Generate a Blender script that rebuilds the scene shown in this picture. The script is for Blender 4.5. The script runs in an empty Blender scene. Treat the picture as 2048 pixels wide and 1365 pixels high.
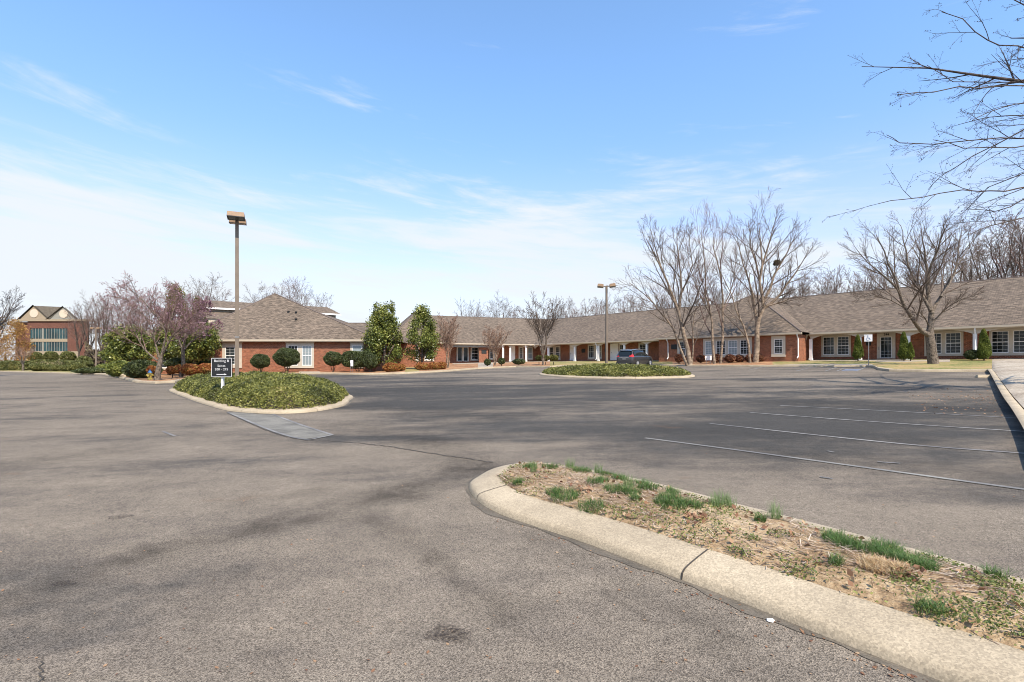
import bpy, math, random
import numpy as np
from mathutils import Vector, Matrix, geometry
random.seed(7); RNG = np.random.default_rng(11)
sc = bpy.context.scene
COL = sc.collection
R = math.radians

# ------------------------------------------------------------------ camera
H, F, CX, HY = 1.6, 1024.0, 1024.0, 728.0     # eye height, focal length in photo pixels, principal column, horizon row
cd = bpy.data.cameras.new('camera'); cam = bpy.data.objects.new('camera', cd); COL.objects.link(cam)
cd.sensor_width = 36.0; cd.lens = 18.0; cd.shift_y = (HY - 682.5) / 2048.0
cd.clip_start = 0.05; cd.clip_end = 3000
cam.location = (0, 0, H); cam.rotation_euler = (R(90), 0, 0)
sc.camera = cam
sc.view_settings.view_transform = 'Standard'; sc.view_settings.look = 'None'
sc.view_settings.exposure = 1.0; sc.view_settings.gamma = 1.0
sc.cycles.filter_width = 1.0

# ------------------------------------------------------------------ sun and sky
SUN_EL = R(50); SUN_DIR = Vector((0.45, -0.893, 0)).normalized()      # horizontal direction towards the sun
ld = bpy.data.lights.new('sun', 'SUN'); ld.energy = 3.5; ld.angle = R(0.53); ld.color = (1.0, 0.905, 0.765)
lo = bpy.data.objects.new('sun', ld); COL.objects.link(lo)
sdir = Vector((SUN_DIR.x * math.cos(SUN_EL), SUN_DIR.y * math.cos(SUN_EL), math.sin(SUN_EL)))
lo.rotation_euler = sdir.to_track_quat('Z', 'Y').to_euler(); lo.location = sdir * 100
w = bpy.data.worlds.new('World'); sc.world = w; w.use_nodes = True
nt = w.node_tree; nt.nodes.clear()
def N(nt, typ, **kw):
    n = nt.nodes.new(typ)
    for k, v in kw.items():
        if k == 'inp':
            for kk, vv in v.items(): n.inputs[kk].default_value = vv
        else: setattr(n, k, v)
    return n
def mathn(nt, op, a, b=None, c=None, clamp=False):
    n = nt.nodes.new('ShaderNodeMath'); n.operation = op; n.use_clamp = clamp
    for i, v in enumerate((a, b, c)):
        if v is None: continue
        if isinstance(v, (int, float)): n.inputs[i].default_value = v
        else: nt.links.new(v, n.inputs[i])
    return n.outputs[0]
def maprange(nt, v, a, b, c=0.0, d=1.0, smooth=True):
    n = nt.nodes.new('ShaderNodeMapRange'); n.interpolation_type = 'SMOOTHSTEP' if smooth else 'LINEAR'
    nt.links.new(v, n.inputs[0])
    for i, x in enumerate((a, b, c, d)): n.inputs[i + 1].default_value = x
    return n.outputs[0]
def mixc(nt, f, a, b, mode='MIX'):
    n = nt.nodes.new('ShaderNodeMix'); n.data_type = 'RGBA'; n.blend_type = mode
    for i, v in ((0, f), (6, a), (7, b)):
        if isinstance(v, (int, float)): n.inputs[i].default_value = v
        elif isinstance(v, tuple): n.inputs[i].default_value = (v[0], v[1], v[2], 1)
        else: nt.links.new(v, n.inputs[i])
    return n.outputs[2]
def noise(nt, vec, scale, detail=3, rough=0.5, dist=0.0, typ='fac'):
    n = nt.nodes.new('ShaderNodeTexNoise'); n.inputs['Scale'].default_value = scale
    n.inputs['Detail'].default_value = detail; n.inputs['Roughness'].default_value = rough
    n.inputs['Distortion'].default_value = dist
    nt.links.new(vec, n.inputs['Vector'])
    return n.outputs[0] if typ == 'fac' else n.outputs[1]
def mapping(nt, vec, loc=(0, 0, 0), rot=(0, 0, 0), scale=(1, 1, 1)):
    n = nt.nodes.new('ShaderNodeMapping'); nt.links.new(vec, n.inputs[0])
    n.inputs[1].default_value = loc; n.inputs[2].default_value = rot; n.inputs[3].default_value = scale
    return n.outputs[0]
sky = N(nt, 'ShaderNodeTexSky', sky_type='NISHITA', sun_disc=False)
sky.sun_elevation = SUN_EL; sky.sun_rotation = math.atan2(SUN_DIR.x, SUN_DIR.y)
sky.air_density = 1.0; sky.dust_density = 0.6; sky.ozone_density = 2.0; sky.altitude = 200
tc = N(nt, 'ShaderNodeTexCoord')
sep = N(nt, 'ShaderNodeSeparateXYZ'); nt.links.new(tc.outputs['Generated'], sep.inputs[0])
zc = mathn(nt, 'MAXIMUM', sep.outputs[2], 0.0)
az = mathn(nt, 'ARCTAN2', sep.outputs[0], sep.outputs[1])
cmb = N(nt, 'ShaderNodeCombineXYZ'); nt.links.new(az, cmb.inputs[0]); nt.links.new(zc, cmb.inputs[1])
def shear(k):
    c_ = N(nt, 'ShaderNodeCombineXYZ'); nt.links.new(az, c_.inputs[0]); nt.links.new(mathn(nt, 'MULTIPLY_ADD', az, k, zc), c_.inputs[1]); return c_.outputs[0]
m1 = mapping(nt, shear(0.05), loc=(1.35, 0.2, 0), scale=(1.7, 13.0, 1))
n1 = noise(nt, m1, 1.0, 8, 0.6, 0.6)
m3 = mapping(nt, shear(0.12), loc=(6.1, 4.2, 0), scale=(4.5, 30.0, 1))
n3 = noise(nt, m3, 1.0, 8, 0.62, 0.8)
m2 = mapping(nt, cmb.outputs[0], loc=(3.0, 1.0, 0), scale=(1.1, 4.2, 1))
n2 = noise(nt, m2, 1.0, 3, 0.5, 0.3)
side = maprange(nt, az, -0.75, 0.70, -0.02, -0.12)
low = maprange(nt, zc, 0.14, 0.44, 0.24, -0.20)
def amp(n, k): return mathn(nt, 'MULTIPLY', mathn(nt, 'SUBTRACT', n, 0.5), k)
wis = mathn(nt, 'ADD', mathn(nt, 'ADD', amp(n1, 1.5), amp(n3, 0.75)), amp(n2, 0.8))
wis = mathn(nt, 'ADD', mathn(nt, 'ADD', wis, side), low)
wis = maprange(nt, wis, -0.16, 0.34, 0.03, 0.93)
haze = maprange(nt, zc, 0.0, 0.40, 0.80, 0.0)
cl = mathn(nt, 'SUBTRACT', 1.0, mathn(nt, 'MULTIPLY', mathn(nt, 'SUBTRACT', 1.0, wis), mathn(nt, 'SUBTRACT', 1.0, haze)))
tint = mixc(nt, maprange(nt, zc, 0.12, 0.52), (0.80, 0.76, 0.84), (0.83, 1.01, 1.10))
skc = mixc(nt, 1.0, sky.outputs[0], tint, 'MULTIPLY')
mx = mixc(nt, cl, skc, (2.95, 3.12, 3.3))
bg = N(nt, 'ShaderNodeBackground'); bg.inputs[1].default_value = 0.15
nt.links.new(mx, bg.inputs[0])
out = N(nt, 'ShaderNodeOutputWorld'); nt.links.new(bg.outputs[0], out.inputs[0])

# ------------------------------------------------------------------ ground model and photo-to-place helpers
GA, GB = 0.0215, 0.0193
def P(x, y): return GA * y + GB * x                                   # height of the paved slope
def ray(px, py, dz=0.0):                                               # photo pixel -> point on the slope raised by dz
    rx, rz = (px - CX) / F, (HY - py) / F
    Y = (H - dz) / (GA + GB * rx - rz)
    return (rx * Y, Y)
def X_at(px, Y): return (px - CX) / F * Y
def Z_at(py, Y): return H + (HY - py) / F * Y

# ------------------------------------------------------------------ object helpers
def thing(name, label, cat, loc=(0, 0, 0), group=None):
    o = bpy.data.objects.new(name, None); COL.objects.link(o); o.location = loc; o.empty_display_size = 0.3
    o['label'] = label; o['category'] = cat
    if group: o['group'] = group
    return o
def tag(o, label=None, cat=None, group=None, kind=None):
    if label: o['label'] = label
    if cat: o['category'] = cat
    if group: o['group'] = group
    if kind: o['kind'] = kind
    return o
def wloc(o):
    v = Vector((0, 0, 0))
    while o is not None: v += o.location; o = o.parent
    return v
class MB:
    def __init__(s): s.v = []; s.f = []; s.m = []; s.sm = False
    def add(s, vs, fs, mi=0):
        b = len(s.v); s.v += [tuple(v) for v in vs]
        s.f += [tuple(b + i for i in f) for f in fs]; s.m += [mi] * len(fs)
        return s
    def box(s, x0, x1, y0, y1, z0, z1, mi=0, M=None):
        vs = [Vector((x, y, z)) for z in (z0, z1) for y in (y0, y1) for x in (x0, x1)]
        if M is not None: vs = [M @ v for v in vs]
        return s.add(vs, [(0, 2, 3, 1), (4, 5, 7, 6), (0, 1, 5, 4), (2, 6, 7, 3), (0, 4, 6, 2), (1, 3, 7, 5)], mi)
    def fbox(s, fr, s0, s1, o0, o1, z0, z1, mi=0):                     # box in a wall frame
        vs = [fr.pt(a, b, c) for c in (z0, z1) for b in (o0, o1) for a in (s0, s1)]
        fs = [(0, 2, 3, 1), (4, 5, 7, 6), (0, 1, 5, 4), (2, 6, 7, 3), (0, 4, 6, 2), (1, 3, 7, 5)]
        if fr.flip: fs = [f[::-1] for f in fs]
        return s.add(vs, fs, mi)
    def cyl(s, p0, p1, r0, r1=None, n=12, mi=0, caps=True):
        r1 = r0 if r1 is None else r1
        p0, p1 = Vector(p0), Vector(p1); d = (p1 - p0).normalized()
        a = d.orthogonal().normalized(); b = d.cross(a)
        vs = [p + (a * math.cos(2 * math.pi * i / n) + b * math.sin(2 * math.pi * i / n)) * r for p, r in ((p0, r0), (p1, r1)) for i in range(n)]
        fs = [(i, (i + 1) % n, n + (i + 1) % n, n + i) for i in range(n)]
        if caps: fs += [tuple(range(n))[::-1], tuple(range(n, 2 * n))]
        return s.add(vs, fs, mi)
    def build(s, name, mat, parent=None, smooth=False, bevel=0.0):
        off = wloc(parent) if parent is not None else Vector((0, 0, 0))
        me = bpy.data.meshes.new(name)
        me.from_pydata([(v[0] - off.x, v[1] - off.y, v[2] - off.z) for v in s.v], [], s.f)
        mats = mat if isinstance(mat, (list, tuple)) else [mat]
        for m in mats: me.materials.append(m)
        if len(mats) > 1: me.polygons.foreach_set('material_index', s.m)
        autouv(me)
        if smooth: me.polygons.foreach_set('use_smooth', [True] * len(me.polygons))
        me.update()
        o = bpy.data.objects.new(name, me); COL.objects.link(o)
        if parent is not None: o.parent = parent
        if bevel:
            b = o.modifiers.new('bevel', 'BEVEL'); b.width = bevel; b.segments = 2; b.limit_method = 'ANGLE'
        return o
def autouv(me):                                                        # UVs in metres along each face's own horizontal and slope
    uv = me.uv_layers.new(name='UVMap')
    n = len(me.loops)
    if n > 400000: return
    co = np.empty(len(me.vertices) * 3); me.vertices.foreach_get('co', co); co = co.reshape(-1, 3)
    data = np.zeros((n, 2))
    for p in me.polygons:
        nn = p.normal
        t = Vector((0, 0, 1)).cross(nn)
        t = Vector((1, 0, 0)) if t.length < 1e-3 else t.normalized()
        b = nn.cross(t)
        ids = list(p.loop_indices); vv = co[[me.loops[i].vertex_index for i in ids]]
        data[ids, 0] = vv @ np.array(t); data[ids, 1] = vv @ np.array(b)
    uv.data.foreach_set('uv', data.ravel())
def npmesh(name, V, Fc, mat, parent=None, smooth=False):               # fast mesh from arrays, faces all the same size
    off = wloc(parent) if parent is not None else Vector((0, 0, 0))
    V = np.asarray(V, dtype=np.float32) - np.array(off, dtype=np.float32)
    Fc = np.asarray(Fc, dtype=np.int32); k = Fc.shape[1]
    me = bpy.data.meshes.new(name)
    me.vertices.add(len(V)); me.vertices.foreach_set('co', V.ravel())
    me.loops.add(Fc.size); me.loops.foreach_set('vertex_index', Fc.ravel())
    me.polygons.add(len(Fc)); me.polygons.foreach_set('loop_start', np.arange(0, Fc.size, k, dtype=np.int32))
    me.polygons.foreach_set('loop_total', np.full(len(Fc), k, dtype=np.int32))
    if smooth: me.polygons.foreach_set('use_smooth', np.ones(len(Fc), dtype=bool))
    me.update(calc_edges=True); me.validate()
    me.materials.append(mat)
    o = bpy.data.objects.new(name, me); COL.objects.link(o)
    if parent is not None: o.parent = parent
    return o
def copy_tree(root, loc, label=None, group=None, rz=None, scale=None):
    r = root.copy(); COL.objects.link(r); r.location = loc
    if label: r['label'] = label
    if group: r['group'] = group
    if rz is not None: r.rotation_euler = (0, 0, rz)
    if scale is not None: r.scale = scale
    for ch in list(root.children):
        c = ch.copy(); COL.objects.link(c); c.parent = r
        for g in list(ch.children):
            d = g.copy(); COL.objects.link(d); d.parent = c
    return r

# ------------------------------------------------------------------ materials
def newmat(name):
    m = bpy.data.materials.new(name); m.use_nodes = True
    return m, m.node_tree, m.node_tree.nodes['Principled BSDF']
def flat(name, c, rough=0.6, metal=0.0, var=0.12, vs=3.0, spec=0.5, bump=0.0, bs=40):
    m, t, b = newmat(name)
    g = N(t, 'ShaderNodeTexCoord').outputs['Object']
    n = noise(t, g, vs, 5, 0.6)
    f = maprange(t, n, 0.3, 0.7, 1 - var, 1 + var, False)
    v = N(t, 'ShaderNodeVectorMath', operation='SCALE'); v.inputs[0].default_value = c
    t.links.new(f, v.inputs['Scale']); t.links.new(v.outputs[0], b.inputs['Base Color'])
    b.inputs['Roughness'].default_value = rough; b.inputs['Metallic'].default_value = metal
    b.inputs['Specular IOR Level'].default_value = spec
    if bump:
        bp = N(t, 'ShaderNodeBump'); bp.inputs['Strength'].default_value = bump; bp.inputs['Distance'].default_value = 0.02
        t.links.new(noise(t, g, bs, 4, 0.6), bp.inputs['Height']); t.links.new(bp.outputs[0], b.inputs['Normal'])
    return m
def ramp(t, fac, stops):
    r = t.nodes.new('ShaderNodeValToRGB'); e = r.color_ramp.elements
    while len(e) < len(stops): e.new(0.5)
    for i, (p, c) in enumerate(stops): e[i].position = p; e[i].color = (c[0], c[1], c[2], 1)
    t.links.new(fac, r.inputs[0]); return r.outputs[0]
def leafmat(name, stops, trans=0.25, rough=0.5, patch=0.0):
    m, t, b = newmat(name)
    gi = N(t, 'ShaderNodeNewGeometry').outputs['Random Per Island']
    oc = N(t, 'ShaderNodeTexCoord').outputs['Object']
    if patch:
        n = noise(t, oc, 0.9, 3, 0.6)
        gi = mathn(t, 'ADD', mathn(t, 'MULTIPLY', gi, 1 - patch), mathn(t, 'MULTIPLY', maprange(t, n, 0.3, 0.7), patch), clamp=True)
    c = ramp(t, gi, stops)
    t.links.new(c, b.inputs['Base Color']); b.inputs['Roughness'].default_value = rough
    b.inputs['Specular IOR Level'].default_value = 0.35
    if trans:
        tr = N(t, 'ShaderNodeBsdfTranslucent'); t.links.new(c, tr.inputs[0])
        ms = N(t, 'ShaderNodeMixShader'); ms.inputs[0].default_value = trans
        t.links.new(b.outputs[0], ms.inputs[1]); t.links.new(tr.outputs[0], ms.inputs[2])
        t.links.new(ms.outputs[0], t.nodes['Material Output'].inputs[0])
    return m
M = {}
# asphalt
m, t, b = newmat('asphalt'); M['asphalt'] = m
g = N(t, 'ShaderNodeTexCoord').outputs['Object']
big = noise(t, mapping(t, g, rot=(0, 0, R(-24)), scale=(0.12, 0.34, 1)), 1.0, 6, 0.62, 0.6)
mid = noise(t, mapping(t, g, loc=(31, 7, 0), rot=(0, 0, R(38)), scale=(0.28, 0.85, 1)), 1.0, 5, 0.6, 0.4)
fin = noise(t, g, 2.6, 6, 0.7)
sp = N(t, 'ShaderNodeSeparateXYZ'); t.links.new(g, sp.inputs[0])
# stalls to the right were sealed darker than the drive lane
al = mathn(t, 'ADD', mathn(t, 'MULTIPLY', sp.outputs[0], 0.74), mathn(t, 'MULTIPLY', sp.outputs[1], 0.67))
stall = maprange(t, al, 5.5, 9.0, 0.0, 0.115)
st2 = maprange(t, al, 15.0, 24.0, 0.0, -0.10)
f = mathn(t, 'ADD', mathn(t, 'MULTIPLY', big, 0.5), mathn(t, 'MULTIPLY', mid, 0.34))
f = mathn(t, 'ADD', f, mathn(t, 'MULTIPLY', fin, 0.16)); f = mathn(t, 'ADD', f, stall); f = mathn(t, 'ADD', f, st2)
f = maprange(t, f, 0.42, 0.66)
c = ramp(t, f, [(0.0, (0.198, 0.163, 0.125)), (0.45, (0.146, 0.121, 0.096)), (1.0, (0.060, 0.0555, 0.050))])
vo = N(t, 'ShaderNodeTexVoronoi'); vo.inputs['Scale'].default_value = 150; t.links.new(g, vo.inputs['Vector'])
vs = N(t, 'ShaderNodeSeparateXYZ'); t.links.new(vo.outputs['Color'], vs.inputs[0])
spk = maprange(t, vs.outputs[0], 0.0, 1.0, 0.45, 1.55, False)
n3 = noise(t, g, 190, 2, 0.6); spk = mathn(t, 'MULTIPLY', spk, maprange(t, n3, 0.3, 0.7, 0.7, 1.3, False))
mo = noise(t, g, 9, 5, 0.7); spk = mathn(t, 'MULTIPLY', spk, maprange(t, mo, 0.3, 0.7, 0.88, 1.12, False))
m8 = noise(t, mapping(t, g, loc=(13, 3, 0)), 1.1, 6, 0.72); spk = mathn(t, 'MULTIPLY', spk, maprange(t, m8, 0.3, 0.7, 0.90, 1.10, False))
vm = N(t, 'ShaderNodeVectorMath', operation='SCALE'); t.links.new(c, vm.inputs[0]); t.links.new(spk, vm.inputs['Scale'])
# reddish mud stains
SEGS = [((950, 935), (800, 985), .50, .42), ((800, 985), (560, 1050), .42, .42), ((560, 1050), (280, 1110), .34, .36), ((280, 1110), (60, 1190), .3, .3),
        ((740, 1030), (870, 1120), .17, .34), ((870, 1120), (1010, 1245), .15, .38), ((700, 850), (860, 885), .9, .30), ((860, 885), (970, 935), .7, .36),
        ((1215, 1180), (1290, 1240), .05, .35), ((1060, 1075), (1480, 1270), .14, .22), ((0, 930), (220, 905), .9, .30), ((480, 1010), (640, 980), .3, .25), ((700, 815), (1000, 835), 1.6, .26), ((690, 790), (900, 770), 2.5, .24),
        ((1500, 905), (1900, 940), .8, .30), ((1350, 860), (1800, 880), .9, .22), ((1450, 800), (1950, 820), 1.3, .28), ((1000, 760), (1500, 768), 3.0, .22), ((0, 760), (330, 790), 3.5, .22),
        ((1000, 850), (1450, 800), 1.0, -.22), ((1450, 800), (1700, 775), 1.2, -.20), ((300, 900), (600, 930), .8, -.12), ((900, 1180), (700, 1330), .5, -.10), ((1500, 965), (1700, 985), .3, -.18), ((1950, 905), (2048, 925), .5, -.25)]
wc = N(t, 'ShaderNodeVectorMath', operation='MULTIPLY_ADD'); nz3 = noise(t, g, 1.3, 4, 0.6, typ='col'); t.links.new(nz3, wc.inputs[0]); wc.inputs[1].default_value = (.45, .45, 0); t.links.new(g, wc.inputs[2])
wo = N(t, 'ShaderNodeVectorMath', operation='ADD'); t.links.new(wc.outputs[0], wo.inputs[0]); wo.inputs[1].default_value = (-.22, -.22, 0)
ws = N(t, 'ShaderNodeSeparateXYZ'); t.links.new(wo.outputs[0], ws.inputs[0]); acc = None
pn = maprange(t, noise(t, g, 3.5, 5, 0.7), .3, .65, .35, 1.0)
for A_, B_, wd, st_ in SEGS:
    a, b2 = ray(*A_), ray(*B_); dx, dy = b2[0] - a[0], b2[1] - a[1]; L2_ = dx * dx + dy * dy
    px_ = mathn(t, 'SUBTRACT', ws.outputs[0], a[0]); py_ = mathn(t, 'SUBTRACT', ws.outputs[1], a[1])
    tt = mathn(t, 'ADD', mathn(t, 'MULTIPLY', px_, dx / L2_), mathn(t, 'MULTIPLY', py_, dy / L2_), clamp=True)
    ex = mathn(t, 'SUBTRACT', px_, mathn(t, 'MULTIPLY', tt, dx)); ey = mathn(t, 'SUBTRACT', py_, mathn(t, 'MULTIPLY', tt, dy))
    dd = mathn(t, 'SQRT', mathn(t, 'ADD', mathn(t, 'MULTIPLY', ex, ex), mathn(t, 'MULTIPLY', ey, ey)))
    v_ = maprange(t, dd, 0.0, wd * 1.35, st_ * .85, 0.0); acc = v_ if acc is None else mathn(t, 'ADD', acc, v_)
k_ = mathn(t, 'SUBTRACT', 1.0, mathn(t, 'MULTIPLY', acc, pn))
vm2 = N(t, 'ShaderNodeVectorMath', operation='SCALE'); t.links.new(vm.outputs[0], vm2.inputs[0]); t.links.new(k_, vm2.inputs['Scale']); vm = vm2
rd = noise(t, mapping(t, g, loc=(4, 9, 0), scale=(0.5, 0.9, 1)), 1.0, 4, 0.6)
c2 = mixc(t, maprange(t, rd, 0.66, 0.74, 0, 0.35), vm.outputs[0], (0.16, 0.095, 0.055))
t.links.new(c2, b.inputs['Base Color']); b.inputs['Roughness'].default_value = 0.9; b.inputs['Specular IOR Level'].default_value = 0.12
bp = N(t, 'ShaderNodeBump'); bp.inputs['Strength'].default_value = 0.55; bp.inputs['Distance'].default_value = 0.008
t.links.new(vo.outputs['Distance'], bp.inputs['Height']); t.links.new(bp.outputs[0], b.inputs['Normal'])
# concrete
def concrete(name, c0, c1):
    m, t, b = newmat(name)
    g = N(t, 'ShaderNodeTexCoord').outputs['Object']
    n = mathn(t, 'ADD', mathn(t, 'MULTIPLY', noise(t, g, 2.2, 6, 0.65), 0.6), mathn(t, 'MULTIPLY', noise(t, g, 55, 3, 0.7), 0.4))
    c = ramp(t, maprange(t, n, 0.36, 0.62), [(0, c0), (1, c1)])
    v = N(t, 'ShaderNodeTexVoronoi'); v.inputs['Scale'].default_value = 110; t.links.new(g, v.inputs['Vector'])
    vs = N(t, 'ShaderNodeSeparateXYZ'); t.links.new(v.outputs['Color'], vs.inputs[0])
    k = mathn(t, 'MULTIPLY', maprange(t, vs.outputs[0], 0, 1, 0.76, 1.2, False), maprange(t, noise(t, g, 0.9, 4, 0.6), 0.3, 0.7, 0.85, 1.12, False))
    vm = N(t, 'ShaderNodeVectorMath', operation='SCALE'); t.links.new(c, vm.inputs[0]); t.links.new(k, vm.inputs['Scale'])
    t.links.new(vm.outputs[0], b.inputs['Base Color']); b.inputs['Roughness'].default_value = 0.9
    bp = N(t, 'ShaderNodeBump'); bp.inputs['Strength'].default_value = 0.4; bp.inputs['Distance'].default_value = 0.01
    t.links.new(n, bp.inputs['Height']); t.links.new(bp.outputs[0], b.inputs['Normal'])
    return m
M['kerb'] = concrete('kerb_concrete', (0.33, 0.262, 0.175), (0.41, 0.33, 0.225))
M['walk'] = concrete('walk_concrete', (0.34, 0.29, 0.235), (0.44, 0.39, 0.32))
M['apron'] = concrete('apron_concrete', (0.105, 0.095, 0.078), (0.21, 0.192, 0.158))
M['gutter_dirt'] = concrete('gutter_dirt', (0.075, 0.062, 0.045), (0.14, 0.115, 0.085))
M['joint'] = flat('joint_dark', (0.055, 0.045, 0.035), 0.95)
# worn paint: paint over asphalt
def worn(name, col, lo=0.38, hi=0.56):
    m, t, b = newmat(name)
    g = N(t, 'ShaderNodeTexCoord').outputs['Object']
    n = mathn(t, 'ADD', mathn(t, 'MULTIPLY', noise(t, g, 1.1, 4, 0.6), 0.55), mathn(t, 'MULTIPLY', noise(t, g, 45, 3, 0.7), 0.45))
    c = mixc(t, maprange(t, n, lo, hi), (0.12, 0.112, 0.105), col)
    t.links.new(c, b.inputs['Base Color']); b.inputs['Roughness'].default_value = 0.8
    return m
M['paint'] = worn('worn_white_paint', (0.26, 0.245, 0.21), 0.40, 0.68)
M['paint_faint'] = worn('faint_white_paint', (0.30, 0.28, 0.255), 0.42, 0.68)
M['paint_blue'] = worn('worn_blue_paint', (0.16, 0.20, 0.30), 0.35, 0.6)
# soil with straw
def ground_mat(name, stops, s1=1.2, s2=18, bump=0.6):
    m, t, b = newmat(name)
    g = N(t, 'ShaderNodeTexCoord').outputs['Object']
    n = mathn(t, 'ADD', mathn(t, 'MULTIPLY', noise(t, g, s1, 5, 0.65, 0.3), 0.5), mathn(t, 'MULTIPLY', noise(t, g, s2, 5, 0.7), 0.5))
    c = ramp(t, maprange(t, n, 0.34, 0.66), stops)
    k = maprange(t, noise(t, g, s2 * 6, 3, 0.7), 0.3, 0.7, 0.6, 1.35, False)
    vm = N(t, 'ShaderNodeVectorMath', operation='SCALE'); t.links.new(c, vm.inputs[0]); t.links.new(k, vm.inputs['Scale'])
    t.links.new(vm.outputs[0], b.inputs['Base Color']); b.inputs['Roughness'].default_value = 0.95; b.inputs['Specular IOR Level'].default_value = 0.1
    bp = N(t, 'ShaderNodeBump'); bp.inputs['Strength'].default_value = bump; bp.inputs['Distance'].default_value = 0.03
    t.links.new(n, bp.inputs['Height']); t.links.new(bp.outputs[0], b.inputs['Normal'])
    return m
M['soil'] = ground_mat('island_soil', [(0, (0.15, 0.095, 0.055)), (0.5, (0.32, 0.22, 0.125)), (1, (0.47, 0.36, 0.23))])
M['mulch'] = ground_mat('pine_straw_mulch', [(0, (0.17, 0.085, 0.045)), (0.5, (0.33, 0.18, 0.095)), (1, (0.45, 0.27, 0.15))], 0.5, 5)
M['lawn'] = ground_mat('winter_lawn', [(0, (0.09, 0.12, 0.035)), (0.35, (0.20, 0.19, 0.07)), (0.65, (0.33, 0.25, 0.11)), (1, (0.36, 0.23, 0.12))], 0.35, 4)
M['far_ground'] = ground_mat('far_ground', [(0, (0.10, 0.10, 0.05)), (0.5, (0.19, 0.16, 0.09)), (1, (0.26, 0.20, 0.12))], 0.05, 1)
M['dirt_walk'] = ground_mat('dusty_concrete', [(0, (0.25, 0.20, 0.15)), (0.5, (0.37, 0.31, 0.24)), (1, (0.44, 0.38, 0.30))], 0.5, 3, 0.2)
# brick, shingles
def brick(name, c1, c2, mortar):
    m, t, b = newmat(name)
    uv = N(t, 'ShaderNodeTexCoord').outputs['UV']
    br = N(t, 'ShaderNodeTexBrick'); t.links.new(uv, br.inputs['Vector']); br.inputs['Scale'].default_value = 1.0
    br.inputs['Brick Width'].default_value = 0.21; br.inputs['Row Height'].default_value = 0.077
    br.inputs['Mortar Size'].default_value = 0.008; br.inputs['Mortar Smooth'].default_value = 0.2
    br.inputs['Color1'].default_value = (*c1, 1); br.inputs['Color2'].default_value = (*c2, 1); br.inputs['Mortar'].default_value = (*mortar, 1)
    k = mathn(t, 'MULTIPLY', maprange(t, noise(t, mapping(t, uv, scale=(3.2, 6.5, 1)), 1.0, 3, 0.8), 0.32, 0.68, 0.60, 1.5, False), maprange(t, noise(t, uv, 0.6, 3, 0.6), 0.3, 0.7, 0.88, 1.1, False))
    vm = N(t, 'ShaderNodeVectorMath', operation='SCALE'); t.links.new(br.outputs[0], vm.inputs[0]); t.links.new(k, vm.inputs['Scale'])
    t.links.new(vm.outputs[0], b.inputs['Base Color']); b.inputs['Roughness'].default_value = 0.85; b.inputs['Specular IOR Level'].default_value = 0.25
    return m
M['brick'] = brick('red_brick', (0.255, 0.077, 0.036), (0.165, 0.049, 0.025), (0.34, 0.22, 0.145))
M['brick_far'] = brick('far_brick', (0.14, 0.05, 0.034), (0.115, 0.042, 0.029), (0.16, 0.10, 0.075))
def shingle(name, ca, cb, cc):
    m, t, b = newmat(name)
    uv = N(t, 'ShaderNodeTexCoord').outputs['UV']
    br = N(t, 'ShaderNodeTexBrick'); t.links.new(uv, br.inputs['Vector']); br.inputs['Scale'].default_value = 1.0
    br.inputs['Brick Width'].default_value = 0.33; br.inputs['Row Height'].default_value = 0.15
    br.inputs['Mortar Size'].default_value = 0.012; br.inputs['Bias'].default_value = 0.0
    br.inputs['Color1'].default_value = (*ca, 1); br.inputs['Color2'].default_value = (*cb, 1); br.inputs['Mortar'].default_value = (*cc, 1)
    k = mathn(t, 'MULTIPLY', maprange(t, noise(t, mapping(t, uv, scale=(2.2, 4.5, 1)), 1.0, 2, 0.6), 0.33, 0.67, 0.62, 1.36, False),
              maprange(t, noise(t, uv, 0.22, 4, 0.6), 0.3, 0.7, 0.90, 1.1, False))
    vm = N(t, 'ShaderNodeVectorMath', operation='SCALE'); t.links.new(br.outputs[0], vm.inputs[0]); t.links.new(k, vm.inputs['Scale'])
    t.links.new(vm.outputs[0], b.inputs['Base Color']); b.inputs['Roughness'].default_value = 0.95; b.inputs['Specular IOR Level'].default_value = 0.15
    return m
M['shingle'] = shingle('roof_shingle', (0.195, 0.148, 0.11), (0.115, 0.09, 0.069), (0.075, 0.059, 0.046))
M['shingle_far'] = shingle('far_shingle', (0.17, 0.145, 0.11), (0.13, 0.11, 0.09), (0.10, 0.085, 0.07))
M['white'] = flat('white_trim', (0.50, 0.435, 0.35), 0.5, var=0.07)
M['brightwhite'] = flat('bright_white', (0.80, 0.78, 0.76), 0.45, var=0.04)
M['cream'] = flat('cream_siding', (0.56, 0.46, 0.35), 0.6, var=0.08)
M['gutter'] = flat('white_gutter', (0.47, 0.395, 0.30), 0.45, var=0.06)
M['tan'] = flat('tan_shingle_siding', (0.30, 0.235, 0.16), 0.7, var=0.1)
M['siding'] = flat('grey_siding', (0.25, 0.235, 0.20), 0.7, var=0.1)
M['ridge'] = flat('ridge_cap', (0.13, 0.10, 0.085), 0.9)
m, t, b = newmat('window_glass'); M['glass'] = m
g = N(t, 'ShaderNodeTexCoord').outputs['Object']
t.links.new(ramp(t, noise(t, g, 0.9, 3, 0.6), [(0.35, (0.008, 0.009, 0.01)), (0.65, (0.035, 0.045, 0.048))]), b.inputs['Base Color'])
b.inputs['Roughness'].default_value = 0.06; b.inputs['Specular IOR Level'].default_value = 0.28
m, t, b = newmat('window_blind'); M['blind'] = m
uv = N(t, 'ShaderNodeTexCoord').outputs['UV']
wv = N(t, 'ShaderNodeTexWave', wave_type='BANDS', bands_direction='Y'); wv.inputs['Scale'].default_value = 9; t.links.new(uv, wv.inputs['Vector'])
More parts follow.
